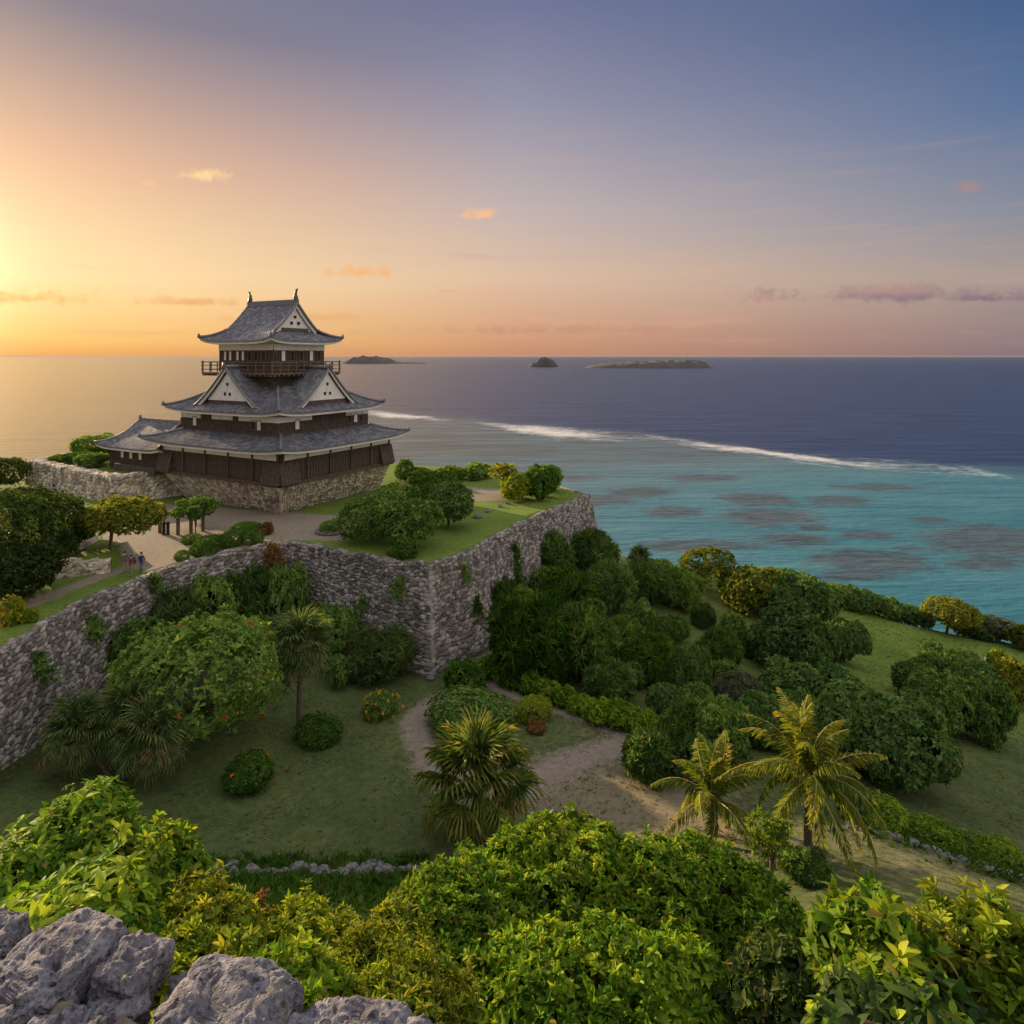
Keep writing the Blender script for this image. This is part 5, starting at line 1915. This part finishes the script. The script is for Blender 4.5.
def fan_palm(base, h, label, seed, n=34, R=1.0, pet=1.1, mat='palmgrey', trunk_r=.17, group=None, lean=(0, 0), skirt=True, stems=((0, 0, 1),), lo=-55, hi=85):
    r = np.random.default_rng(seed)
    root = empty('fan_palm', base)
    tag(root, label, 'palm', group)
    for (sx_, sy, sh) in stems:
        mb = MB()
        hh = h * sh
        k = 12
        mb.tube([((sx_ + lean[0]) * (i / k) ** 1.2, (sy + lean[1]) * (i / k) ** 1.2, -.3 + (hh + .3) * i / k) for i in range(k + 1)],
                [trunk_r * (1.15 - .25 * i / k) + .012 * (i % 2) for i in range(k + 1)], 9)
        mb.build('trunk', BARK, root, True)
        c = np.array((sx_ + lean[0], sy + lean[1], hh))
        for i in range(n):
            el = 1 - i / (n - 1)
            az = i * 2.39996 + r.uniform(-.25, .25)
            a = fan_frond(r, R * r.uniform(.85, 1.1), petiole=pet * r.uniform(.7, 1.15), droop=.2 + .45 * (1 - el))
            pitch = math.radians(lo + (hi - lo) * el ** .8)
            M = np.array(Matrix.Rotation(az, 3, 'Z') @ Matrix.Rotation(-pitch, 3, 'Y') @ Matrix.Rotation(r.uniform(-.6, .6), 3, 'X'))
            a[0] = a[0] @ M.T + c
            a[1] = a[1] @ M.T
            a[1][1::2, 2] -= .25
            a[1] = norm(a[1])
            a[2] = a[2] @ M.T
            if el < .22:
                a[5] = np.clip(a[5] + .45, 0, 1)
            fr = link('frond', leaf_mesh('frond', *a, fine=0, fold=.12, droop=.2, mats=[LM[mat]]), root)
            mbs = MB()
            tip = M @ np.array((pet, 0, 0)) + c
            mbs.tube([tuple(c), tuple((c + tip) / 2 + np.array((0, 0, .05))), tuple(tip)], [.035, .028, .02], 5)
            mbs.build('leaf_stalk', RIBM, fr)
    return root


b = hit(299, 728)
fan_palm((b[0], b[1], b[2] - .05), 5.6, 'slender fan palm with a tall pale trunk in front of the castle wall', 51, n=40, R=1.45, pet=1.35, mat='palmgrey', trunk_r=.17, lean=(.1, 0), lo=-70)
b = hit(475, 846)
fan_palm((b[0], b[1] + .5, gz(b[0], b[1] + .5) - .05), 2.9, 'shaggy fan palm with golden tips in the middle of the garden', 52, n=40, R=1.75, pet=1.9, mat='palm', trunk_r=.24, lo=-42, hi=80)
b = hit(104, 796)
fan_palm((b[0], b[1] + 1.2, gz(b[0], b[1] + 1.2) - .05), 3.3, 'clump of several dark fan palms beside the long castle wall', 53, n=24, R=1.35, pet=1.3, mat='palmgrey', trunk_r=.14, stems=((-2.2, 0, .85), (.3, .6, 1.0), (2.0, -.2, .80)), lo=-50)
b = hit(808, 860)
coconut((b[0], b[1], b[2] - .05), 3.6, 'tall coconut palm with gold green fronds by the retaining edge', 54, n=30, L=4.3)
b = hit(716, 846)
coconut((b[0] - .2, b[1] + .2, b[2] - .05), 2.1, 'shorter coconut palm with arching fronds next to the tall one', 55, n=17, L=3.7, lean=(.1, 0))
b = hit(640, 588)
fan_palm((b[0], b[1], b[2] - .05), 3.2, 'pandanus-like palm standing out against the sea on the slope crest', 56, n=34, R=1.1, pet=.8, mat='palmgrey', trunk_r=.15, lo=-60)


# ------------------------------------------------------------------ bushes on the slope under the viewpoint
def near_bush(label, top_px, top_py, dist, wpx, hgt, ry, mat, seed, K=40, lr=.42, n=3000, k=8, L=.11, W=.055, th=(25, 80), name='leafy_bush', upb=.5, droop=.3, fold=.22, mat2=None, frac2=.0, twigs=0, reject=.8, shell=(.7, 1.08), rough=.22, fine=1):
    """a bush whose highest leaves show at a pixel, at a known distance; hgt = depth of its leafy part"""
    r = np.random.default_rng(seed)
    t = PY(top_px, top_py, dist)
    rx = max(.3, wpx / 2 / F * dist - L * .9)
    gb = gz(t[0], t[1])
    root = empty(name, (t[0], t[1], gb))
    tag(root, label, 'bush', 'bushes on the slope under the stone parapet')
    topz = t[2] - gb - lr * .6 - L * 2.3
    rz = min(hgt, topz - .1) / 2
    lobes = make_lobes(r, rx, ry, rz, K, lr, zc=topz - rz)
    # a few lobes carry the outline up to its height
    for q in range(5):
        a = r.uniform(-.75, .75)
        lobes.append((a * rx, r.uniform(-.5, .6) * ry, topz - lr * r.uniform(.75, 1.15) - abs(a) * .35 * rz, lr * r.uniform(.6, .95), .9))
    pt, A = lobe_points(r, lobes, n, reject=reject, zmin=.05, shell=shell, upb=upb)
    pt = pt + r.normal(size=pt.shape) * lr * rough * .5
    # shoots that stick out of the crown
    if twigs:
        i = r.choice(len(pt), twigs)
        st = pt[i]
        ax = norm(A[i] * .5 + np.array((0, 0, .9)) + r.normal(size=(twigs, 3)) * .25)
        for q in (.5, 1.0, 1.5):
            pt = np.concatenate([pt, st + ax * L * 1.5 * q])
            A = np.concatenate([A, ax])
    a = rosettes(r, pt, A, k, L, W, *th)
    mi = None
    mats = [LM[mat]]
    if mat2:
        mats.append(LM[mat2])
        sel = np.repeat(r.uniform(0, 1, len(pt)) < frac2 * (1 + 1.2 * np.sin(pt[:, 0] * 2.1 + seed) * np.cos(pt[:, 2] * 1.7)), k)
        mi = sel.astype(np.int32)
    link('foliage', leaf_mesh('foliage', *a, fine=fine, droop=droop, fold=fold, mats=mats, midx=mi), root)
    mb = MB()
    for (x, y, z, rad, q) in sorted(lobes, key=lambda l: -l[2])[:18]:
        bx, by = r.normal() * .15, r.normal() * .15
        mb.tube([(bx, by, -.2), (bx + x * .4, by + y * .4, z * .5), (x, y, z), (x * 1.02, y * 1.02, z + rad * .6)], [.06, .045, .022, .008], 6)
    for q in range(min(120, n // 20)):
        i = r.integers(len(pt))
        j = min(range(len(lobes)), key=lambda m_: (lobes[m_][0] - pt[i][0]) ** 2 + (lobes[m_][1] - pt[i][1]) ** 2 + (lobes[m_][2] - pt[i][2]) ** 2)
        mb.tube([lobes[j][:3], tuple(pt[i])], [.012, .005], 4)
    link('stems', mb.mesh('stems', BARK, True), root)
    return root


near_bush('huge bright green leafy bush in the middle below the parapet', 560, 822, 10.2, 300, 4.2, 1.8, 'bright', 61, K=120, lr=.34, n=7600, k=9, L=.098, W=.044, mat2='yellow', frac2=.26, twigs=110, shell=(.86, 1.06), rough=.1)
near_bush('bright green leafy bush merging into the huge one towards the palms', 690, 838, 10.0, 260, 4.0, 1.7, 'bright', 62, K=100, lr=.34, n=6000, k=9, L=.098, W=.044, mat2='yellow', frac2=.24, twigs=90, shell=(.86, 1.06), rough=.1)
near_bush('bright green bush joining the huge one on the side of the yellow shrubs', 455, 852, 9.4, 190, 3.4, 1.5, 'bright', 63, K=64, lr=.33, n=4200, k=9, L=.092, W=.042, mat2='yellow', frac2=.3, twigs=40)
near_bush('dark lower leafy bush under the huge bright one at the bottom edge', 600, 925, 8.0, 330, 3.2, 1.0, 'bright', 64, K=60, lr=.34, n=4200, k=8, L=.098, W=.046)
near_bush('broad leaved green bush behind the parapet at the picture corner', 60, 772, 8.4, 190, 3.0, 1.5, 'bright', 65, K=40, lr=.46, n=3600, k=8, L=.12, W=.056, mat2='yellow', frac2=.4, twigs=40, th=(30, 90), droop=.45, fine=2)
near_bush('broad leaved green bush lower down behind the parapet corner', 70, 842, 7.0, 200, 2.0, 1.0, 'bright', 66, K=26, lr=.4, n=2200, k=8, L=.145, W=.072, th=(35, 95), droop=.5, fine=2)
near_bush('olive green bush bulging out over the shaded lawn', 142, 806, 10.5, 110, 3.0, 1.3, 'bright', 67, K=30, lr=.42, n=2200, k=8, L=.13, W=.06, mat2='yellow', frac2=.3)
near_bush('golden yellow fine leaved shrub right behind the parapet stones', 190, 884, 7.4, 150, 1.9, .9, 'yellow', 68, K=30, lr=.30, n=2600, k=9, L=.085, W=.030, mat2='gold', frac2=.4, twigs=50, name='fine_shrub')
near_bush('fine leaved shrub with reddish shoots among the yellow shrubs', 235, 888, 8.3, 90, 1.6, .7, 'gold', 69, K=18, lr=.28, n=1500, k=9, L=.08, W=.032, mat2='red', frac2=.55, twigs=40, name='fine_shrub')
near_bush('yellow green fine leaved shrub below the low stone wall', 300, 892, 8.2, 140, 2.0, .9, 'yellow', 70, K=30, lr=.30, n=2700, k=9, L=.085, W=.03, mat2='gold', frac2=.35, twigs=50, name='fine_shrub')
near_bush('golden feathery shrub beside the bright green bush', 385, 905, 7.6, 130, 1.9, .8, 'gold', 71, K=30, lr=.28, n=2600, k=9, L=.08, W=.024, mat2='yellow', frac2=.5, twigs=50, name='fine_shrub')
near_bush('feathery golden shrub nearest the parapet end at the bottom edge', 400, 962, 6.2, 190, 1.7, .7, 'gold', 72, K=30, lr=.27, n=2700, k=9, L=.075, W=.022, mat2='yellow', frac2=.5, twigs=60, name='fine_shrub')
near_bush('green shrub with broad leaves between yellow ones and the parapet', 285, 934, 6.3, 150, 1.5, .7, 'bright', 73, K=22, lr=.28, n=1500, k=8, L=.11, W=.055, mat2='yellow', frac2=.4, name='fine_shrub')
near_bush('low yellow shrub hugging the parapet stones', 170, 915, 5.2, 150, 1.2, .5, 'gold', 74, K=18, lr=.22, n=1400, k=8, L=.075, W=.03, mat2='yellow', frac2=.5, twigs=25, name='fine_shrub')
near_bush('large leaved shrub with upright yellow green leaves', 872, 868, 7.4, 120, 2.2, .8, 'bright', 75, K=26, lr=.27, n=1300, k=8, L=.155, W=.078, th=(15, 80), mat2='yellow', frac2=.38, twigs=24, name='large_leaved_shrub', droop=.35, fine=2)
near_bush('sunlit yellow shrub at the bottom corner beside the large leaved one', 985, 886, 7.6, 150, 2.4, .8, 'yellow', 76, K=30, lr=.30, n=1500, k=8, L=.15, W=.06, mat2='gold', frac2=.35, twigs=60, name='large_leaved_shrub')
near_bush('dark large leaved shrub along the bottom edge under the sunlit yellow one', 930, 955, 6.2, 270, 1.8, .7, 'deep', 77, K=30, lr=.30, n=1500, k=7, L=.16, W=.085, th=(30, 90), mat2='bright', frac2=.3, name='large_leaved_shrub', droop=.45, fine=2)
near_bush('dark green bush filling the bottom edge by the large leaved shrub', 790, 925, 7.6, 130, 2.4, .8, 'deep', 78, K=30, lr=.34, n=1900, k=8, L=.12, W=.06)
b = PY(771, 892, 13.5)
tree('sapling', (b[0], b[1], gz(b[0], b[1])), gz(b[0], b[1]) * -1 - 8.95, 0.95, 1.35, 'yellow', 'slim yellow green sapling with a visible stem before the coconut palms', 79, K=6, n=80, trunk_r=.045, L=.12, W=.06)
b = hit(806, 884)
bush('hill', (b[0], b[1], b[2] - .05), 1.9, 1.6, 'dark', 'dark spiky plant at the foot of the tall coconut palm', name='spiky_plant', cat='plant')


# ------------------------------------------------------------------ stone parapet in front of the viewer
def boulder(c, d, seed, sub=5, rough=1.0, rz=0.0):
    bm = bmesh.new()
    bmesh.ops.create_icosphere(bm, subdivisions=sub, radius=1.0)
    o = Vector((seed * 3.7, seed * 1.9, seed * .7))
    R = Matrix.Rotation(rz, 3, 'Z')
    for v in bm.verts:
        n = v.co.normalized()
        # squarish block
        p = Vector((math.copysign(abs(n.x) ** .50, n.x), math.copysign(abs(n.y) ** .50, n.y), math.copysign(abs(n.z) ** .40, n.z)))
        q = Vector((p.x * d[0], p.y * d[1], p.z * d[2]))
        s = 1.0 / max(d)
        big = mnoise.fractal(q * s * 1.5 + o, 1, 2, 3)
        med = mnoise.fractal(q * 17 + o, .9, 2, 5)
        rid = abs(mnoise.noise(q * 11 + o * 2))
        fine = mnoise.noise(q * 75 + o)
        q = q * .94 + n * (big * .13 * min(d) + med * .011 * rough - (.10 - min(rid, .10)) * .085 * rough + fine * .0045 * rough)
        v.co = R @ q
    me = bpy.data.meshes.new('boulder')
    bm.to_mesh(me)
    bm.free()
    me.polygons.foreach_set('use_smooth', [True] * len(me.polygons))
    me.materials.append(ROCK)
    return me


par = empty('stone_parapet', (-.8, 1.9, -1.8))
tag(par, 'rough parapet of pitted grey limestone boulders at the bottom corner', 'parapet wall')
for k, (px, py, y, d, s, sub, rz) in enumerate((
        (-8, 942, 2.16, (.11, .10, .11), 1.0, 5, .2), (58, 962, 2.00, (.165, .19, .11), 2.0, 6, -.35), (132, 962, 1.99, (.108, .11, .075), 3.0, 6, -.2), (118, 1000, 1.90, (.10, .08, .06), 4.0, 5, .3),
        (228, 1016, 1.86, (.215, .17, .125), 5.0, 6, -.25), (350, 1053, 1.78, (.195, .16, .105), 6.0, 6, -.1), (40, 1016, 1.80, (.035, .03, .028), 7.0, 4, 0), (92, 1022, 1.77, (.03, .03, .025), 8.0, 4, .4),
        (-45, 985, 1.95, (.13, .12, .09), 9.0, 5, .1), (10, 1040, 1.72, (.06, .05, .04), 11.0, 4, 0), (150, 1034, 1.74, (.07, .05, .035), 12.0, 5, .2), (20, 1002, 1.84, (.03, .03, .025), 13.0, 4, .4), (172, 1014, 1.86, (.06, .07, .05), 16.0, 5, .4), (300, 1030, 1.80, (.05, .07, .045), 17.0, 5, .1), (190, 985, 1.96, (.07, .08, .06), 18.0, 5, .6), (415, 1050, 1.76, (.09, .10, .06), 19.0, 5, .2), (75, 1012, 1.84, (.055, .04, .035), 20.0, 5, .1), (-5, 1012, 1.82, (.06, .045, .04), 21.0, 5, .1), (-110, 960, 2.2, (.15, .14, .12), 14.0, 5, .2))):
    p = PY(px, py, y)
    o = link('boulder', boulder(p, [v * .86 for v in d], s, sub, 1.0, rz), par)
    o.location = p - np.array((-.8, 1.9, -1.765))
# rubble core
V, nx, ny = [], 150, 70
for i in range(nx):
    for j in range(ny):
        x, t = -2.6 + 3.4 * i / (nx - 1), j / (ny - 1)
        edge = 1.98 - .30 * (x + 1.45)
        y = .55 + (edge - .55) * min(t / .85, 1) + (max(0, t - .85) / .15) * .12
        z = -1.80 + .05 * mnoise.fractal(Vector((x * 7, y * 7, 3)), .9, 2, 5) - (max(0, t - .85) / .15) ** 1.2 * 2.9
        V.append((x + .8, y - 1.9, z + 1.8))
fc = grid_faces(nx, ny)
SOIL = plain('gritty_soil', (.10, .075, .055), (.26, .21, .165), 22.0, .95, .9, .03, 8)
link('rubble_core', mesh_np('rubble_core', np.array(V), fc, np.full(len(fc), 4), None, True, [SOIL]), par)

# ------------------------------------------------------------------ small stones
STN = plain('loose_stone', (.07, .065, .066), (.27, .255, .25), 5.0, .9, .8, .08, 7)


def stone(bm_mb, c, r, seed):
    rr = random.Random(seed)
    pts, n = [], 7
    V, Fc = [], []
    for i in range(5):
        ph = -math.pi / 2 + math.pi * i / 4
        for j in range(n):
            th = 2 * math.pi * j / n + rr.uniform(-.2, .2)
            q = r * rr.uniform(.8, 1.15)
            V.append((c[0] + q * math.cos(ph) * math.cos(th) * 1.15, c[1] + q * math.cos(ph) * math.sin(th), c[2] + q * .75 * math.sin(ph)))
    for i in range(4):
        for j in range(n):
            Fc.append((i * n + j, i * n + (j + 1) % n, (i + 1) * n + (j + 1) % n, (i + 1) * n + j))
    bm_mb.add(V, Fc)


def part_stone(parent, c, r, seed):
    m_ = MB()
    stone(m_, c, r, seed)
    m_.build('stone', STN, parent)


lw = empty('low_stone_wall', (0, 0, 0))
tag(lw, 'low tumbled line of grey stones overgrown with weeds at the lawn\'s lower edge', 'wall')
mb = MB()
r_ = random.Random(5)
for i in range(64):
    px = 212 + (425 - 212) * i / 63 + r_.uniform(-2, 2)
    q = hit(px, 874 - 3 * math.sin(i * .3))
    mb_r = r_.uniform(.14, .32)
    part_stone(lw, (q[0], q[1] + r_.uniform(-.25, .25), gz(q[0], q[1]) + mb_r * .35), mb_r, i)
re = empty('retaining_edge', (0, 0, 0))
tag(re, 'rough grey stone edging under the clipped shrubs on the dry slope', 'stone edging')
mb = MB()
for i in range(70):
    t = i / 69
    q = hit(850 + 190 * t, 826 + 62 * t)
    mb_r = r_.uniform(.12, .26)
    part_stone(re, (q[0] + r_.uniform(-.2, .2), q[1] + r_.uniform(-.2, .2), gz(q[0], q[1]) + mb_r * .3), mb_r, 300 + i)
re = empty('path_edging', (0, 0, 0))
tag(re, 'scattered line of small stones edging the path beside the bright hedge', 'stone edging')
mb = MB()
for i in range(44):
    t = i / 43
    q = hit(478 + 176 * t, 672 + 76 * t)
    mb_r = r_.uniform(.10, .20)
    part_stone(re, (q[0] + r_.uniform(-.35, .35), q[1] + r_.uniform(-.35, .35), gz(q[0], q[1]) + mb_r * .3), mb_r, 500 + i)


def one_stone(px, py, rad, label, mat=STN, dz=.3):
    q = hit(px, py)
    mb = MB()
    stone(mb, (0, 0, 0), rad, px)
    o = mb.build('rock', mat, None)
    o.location = (q[0], q[1], q[2] + rad * dz)
    tag(o, label, 'rock')


WROCK = plain('pale_rock', (.48, .46, .44), (.70, .68, .66), 5.0, .9, .5)
one_stone(430, 680, .36, 'pale grey boulder on the lawn at the foot of the wall corner')
one_stone(988, 664, .55, 'white rock lying alone on the sunlit meadow', WROCK, .5)
one_stone(270, 902, .22, 'grey stone poking out of the yellow shrubs')
one_stone(186, 566, .16, 'pale stone on the grass at the end of the court shrub row', WROCK)
# stone ring round the court shrub, stones at the far court
ring = empty('stone_planter', (0, 0, 0))
tag(ring, 'ring of grey stones round the single shrub on the court', 'planter')
q0 = hit(329, 534)
mb = MB()
for i in range(14):
    a = 2 * math.pi * i / 14
    part_stone(ring, (q0[0] + 1.25 * math.cos(a), q0[1] + .5 + 1.25 * math.sin(a), q0[2] + .15), .26, 700 + i)
for k, (px, py, rd, lb) in enumerate(((478, 518, .5, 'grey boulder on the grass by the grove\'s seaward tree'), (488, 512, .35, 'smaller boulder behind the grey one on the plateau grass'),
                                      (500, 507, .3, 'boulder at the edge of the paved far court'), (508, 504, .3, 'boulder beside the yellow green bush on the plateau'))):
    one_stone(px, py, rd, lb)

# ------------------------------------------------------------------ arbour and posts on the court
arb = empty('wooden_arbour', P(176, 534, PLAT))
tag(arb, 'simple low wooden arbour of posts and crossbeam on the gravel court', 'arbour')
b0 = P(176, 534, PLAT)
for px, py in ((160, 533), (178, 535), (191, 534), (203, 531)):
    q = P(px, py, PLAT) - b0
    mb = MB()
    mb.box((q[0], q[1], .85), (.26, .26, 1.75), 0.1)
    mb.build('post', WOODL, arb)
q0, q1 = P(156, 533, PLAT) - b0, P(212, 530, PLAT) - b0
for off, zz in ((0, 1.80), (.7, 1.80)):
    mb = MB()
    mb.tube([(q0[0], q0[1] + off, zz), (q1[0], q1[1] + off, zz)], .12, 6)
    mb.build('crossbeam', WOODL, arb)
mb = MB()
for i in range(12):
    t = i / 11
    mb.box((q0[0] + (q1[0] - q0[0]) * t, q0[1] + (q1[1] - q0[1]) * t + .35, 1.95), (.09, 1.3, .10))
mb.build('roof_slats', WOODL, arb)
for px, lb in ((166, 'dark post nearest the umbrella tree, standing under the arbour'), (170, 'dark post next to the reddish arbour upright')):
    q = P(px, 534, PLAT)
    o = MB()
    o.box((0, 0, .55), (.24, .24, 1.1), .2)
    o.box((0, 0, 1.14), (.32, .32, .10), .2)
    o.box((0, 0, 1.24), (.22, .22, .12), .2, .5)
    ob = o.build('stone_post', DARK, None)
    ob.location = (q[0], q[1] - .4, PLAT)
    tag(ob, lb, 'post')

# ------------------------------------------------------------------ people
SKIN = plain('skin', (.36, .22, .15), (.44, .27, .19), 3.0, .6, .02)
HAIR = plain('dark_hair', (.012, .010, .009), (.03, .024, .02), 9.0, .5, .1)
CLOTH = {'maroon': plain('maroon_cloth', (.16, .035, .03), (.24, .06, .05), 4, .9, .1), 'navy': plain('navy_cloth', (.02, .025, .06), (.04, .05, .10), 4, .9, .1),
         'khaki': plain('khaki_cloth', (.22, .17, .11), (.32, .25, .17), 4, .9, .1), 'grey': plain('grey_cloth', (.07, .07, .085), (.12, .12, .14), 4, .9, .1)}
SHOE = plain('dark_shoe', (.02, .018, .016), (.05, .045, .04), 4, .7, .1)


def skin_mesh(name, verts, edges, radii, root_i, mats, pick):
    me = bpy.data.meshes.new(name)
    me.from_pydata(verts, edges, [])
    o = bpy.data.objects.new(name, me)
    col.objects.link(o)
    o.modifiers.new('skin', 'SKIN').use_smooth_shade = True
    sv = me.skin_vertices[0].data
    for i, rd in enumerate(radii):
        sv[i].radius = rd if hasattr(rd, '__len__') else (rd, rd)
        sv[i].use_root = (i == root_i)
    sub = o.modifiers.new('sub', 'SUBSURF')
    sub.levels = sub.render_levels = 2
    dg = bpy.context.evaluated_depsgraph_get()
    out = bpy.data.meshes.new_from_object(o.evaluated_get(dg))
    out.name = name
    bpy.data.objects.remove(o)
    bpy.data.meshes.remove(me)
    out.materials.clear()
    for m in mats:
        out.materials.append(m)
    for p in out.polygons:
        p.material_index = pick(p.center)
        p.use_smooth = True
    return out


def person(loc, rz, label, topc, legc, stride=.0, pack=None, lean=.0):
    """standing or walking figure 1.70 m tall facing +y"""
    V = [(0, 0, .92), (0, .0, 1.08), (0, lean * .5, 1.25), (0, lean, 1.42), (0, lean + .01, 1.50), (0, lean + .02, 1.57), (0, lean + .035, 1.66)]
    R = [(.155, .105), (.14, .10), (.155, .105), (.12, .085), (.052, .055), (.075, .088), (.07, .085)]
    E = [(0, 1), (1, 2), (2, 3), (3, 4), (4, 5), (5, 6)]

    def chain(a, pts, rad):
        for p, r_ in zip(pts, rad):
            V.append(p); R.append(r_)
            E.append((a, len(V) - 1))
            a = len(V) - 1
    for s in (-1, 1):
        st = stride * s
        chain(0, [(s * .095, 0, .86), (s * .10, st * .55 + .02, .48), (s * .10, st - max(0, -st) * .25, .09), (s * .11, st + .13 - max(0, -st) * .25, .035)],
              [(.095, .095), (.062, .065), (.042, .045), (.042, .03)])
        chain(3, [(s * .19, lean, 1.40), (s * .25, lean - st * .35, 1.13), (s * .24, lean - st * .6 + .12, .90), (s * .235, lean - st * .6 + .17, .80)],
              [(.055, .055), (.042, .042), (.032, .032), (.026, .038)])
    def pick(c):
        if c.z > 1.475: return 3
        if c.z < .075: return 2
        if c.z < .90 and abs(c.x) < .19: return 1
        if abs(c.x) > .2 and c.z < 1.08: return 3
        return 0
    root = empty('person', loc, rz)
    tag(root, label, 'person', 'people standing by the footpath')
    link('body', skin_mesh('body', V, E, R, 0, [topc, legc, SHOE, SKIN], pick), root)
    bm = bmesh.new()
    bmesh.ops.create_icosphere(bm, subdivisions=3, radius=1)
    for v in bm.verts:
        v.co = Vector((v.co.x * .092, v.co.y * .108 + lean + .0, v.co.z * .10 + 1.665))
    bmesh.ops.delete(bm, geom=[v for v in bm.verts if v.co.z < 1.63 and v.co.y > lean + .02 or v.co.z < 1.585], context='VERTS')
    me = bpy.data.meshes.new('hair')
    bm.to_mesh(me)
    bm.free()
    link('hair', me, root, HAIR)
    if pack:
        mb = MB()
        mb.box((0, lean - .20, 1.24), (.30, .18, .46), 0, .82)
        mb.box((0, lean - .31, 1.15), (.22, .07, .22))
        for s in (-1, 1):
            mb.tube([(s * .10, lean - .12, 1.44), (s * .11, lean + .04, 1.47), (s * .11, lean + .11, 1.30), (s * .11, lean - .08, 1.10)], .018, 5)
        me = mb.mesh('backpack', pack)
        link('backpack', me, root)
    return root


q = P(131, 577, PLAT)
person((q[0], q[1], PLAT), 2.6, 'person in a maroon top and khaki trousers with a dark backpack on the footpath', CLOTH['maroon'], CLOTH['khaki'], .0, CLOTH['navy'])
q = P(141, 574, PLAT)
person((q[0], q[1], PLAT), -1.9, 'person in a navy top walking off across the gravel court', CLOTH['navy'], CLOTH['grey'], .22, None, .03)
q = P(125, 573, PLAT)
person((q[0], q[1], PLAT), .6, 'person dressed in dark grey standing under the umbrella tree', CLOTH['grey'], CLOTH['khaki'], .06, None, .03)


# ------------------------------------------------------------------ rough weeds
def grass_tufts():
    """small spreading tufts, fallen leaves and bare blades in the turf"""
    r = np.random.default_rng(91)
    n = 70000
    X, Y = r.uniform(-31, 66, n), r.uniform(30, 97, n)
    kp = (np.abs(X / Y) < .82) & (sdist(PLATPOLY, X, Y) < -1.2) & (sdist(APRON, X, Y) < -.3) & (sdist(TERR, X, Y) < -.3) & (sdist(STEP, X, Y) < -.3)
    pd = np.full(n, 9.0)
    for ln, hw in PATHS:
        pd = np.minimum(pd, polydist(ln, X, Y) - hw)
    den = .5 + .5 * np.sin(X * .7 + 2 * np.sin(Y * .4)) * np.cos(Y * .6 + np.sin(X * .5))
    kp &= (pd > -.1) & (r.uniform(0, 1, n) < .12 + .8 * den ** 2)
    X, Y = X[kp], Y[kp]
    Zg = np.array([gz(a, b) for a, b in zip(X, Y)])
    C = np.stack([X, Y, Zg], 1)
    A = norm(np.array((0, 0, 1.0)) + r.normal(size=C.shape) * .2)
    a = rosettes(r, C, A, 5, .13, .04, 35, 82)
    tag(link('grass', leaf_mesh('grass', *a, fine=0, droop=.3, mats=[LM['grassy']])), kind='stuff')


LM['grassy'] = leaf_mat('grass_blade', (.10, .14, .04), (.16, .21, .07), (.27, .29, .12), transl=.3, rough=.8)
grass_tufts()


def gravel():
    """loose stones on the paths and the gravel court"""
    r = np.random.default_rng(93)
    mb = MB()
    pts = []
    for (ln, hw), m in zip(PATHS, (150, 160, 420, 160, 60)):
        L_ = np.array(ln)
        for _ in range(m):
            k = r.integers(len(L_) - 1)
            q = L_[k] + (L_[k + 1] - L_[k]) * r.uniform() + r.normal(size=2) * hw * .75
            pts.append(q)
    for _ in range(300):
        q = hit(r.uniform(560, 720), r.uniform(750, 830))
        pts.append(q[:2])
    for k, q in enumerate(pts):
        rad = .018 + .05 * r.uniform() ** 3
        stone(mb, (q[0], q[1], gz(q[0], q[1]) + rad * .3), rad, 2000 + k)
    tag(mb.build('gravel', plain('pale_gravel', (.16, .135, .115), (.40, .34, .29), 3.0, .9, .3)), kind='stuff')


gravel()


def undergrowth():
    """rank grass and creepers on the steep slope under the parapet"""
    r = np.random.default_rng(94)
    n = 7000
    X, Y = r.uniform(-26, 30, n), r.uniform(4, 31, n)
    kp = Y < 31 - np.clip(X - 2, 0, 7)
    X, Y = X[kp], Y[kp]
    n = len(X)
    C = np.stack([X, Y, [gz(a, b) for a, b in zip(X, Y)]], 1)
    A = norm(np.array((0, 0, 1.0)) + r.normal(size=C.shape) * .35)
    a = rosettes(r, C, A, 9, .42, .07, 10, 75)
    tag(link('undergrowth', leaf_mesh('undergrowth', *a, fine=0, mats=[LM['light']])), kind='stuff')


undergrowth()


def weeds():
    """rough weeds along the low stone wall and the stone edging"""
    r = np.random.default_rng(92)
    C = []
    for i in range(420):
        q = hit(r.uniform(212, 430), r.choice([882, 866]) + r.normal() * 4)
        C.append(q)
    for i in range(260):
        t = r.uniform(0, 1)
        q = hit(850 + 190 * t, 822 + 62 * t + r.normal() * 5)
        C.append(q)
    for i in range(260):
        q = hit(r.uniform(225, 425), r.uniform(880, 905))
        C.append(q)
    C = np.array(C)
    A = norm(np.array((0, 0, 1.0)) + r.normal(size=C.shape) * .3)
    a = rosettes(r, C, A, 9, .34, .05, 5, 60)
    tag(link('weeds', leaf_mesh('weeds', *a, fine=0, mats=[LM['light']])), kind='stuff')


weeds()

def haze_box():
    mb = MB()
    mb.box((0, 0, (10 - 58) / 2), (124000, 124000, 68))
    m, N = new_mat('haze_air')
    v = N.n('ShaderNodeVolumePrincipled', i={'Color': (.40, .39, .41, 1), 'Density': 1.1e-5, 'Anisotropy': .15})
    out = N.n('ShaderNodeOutputMaterial')
    N.link(v.outputs[0], out.inputs['Volume'])
    tag(mb.build('haze', m), kind='stuff')


haze_box()
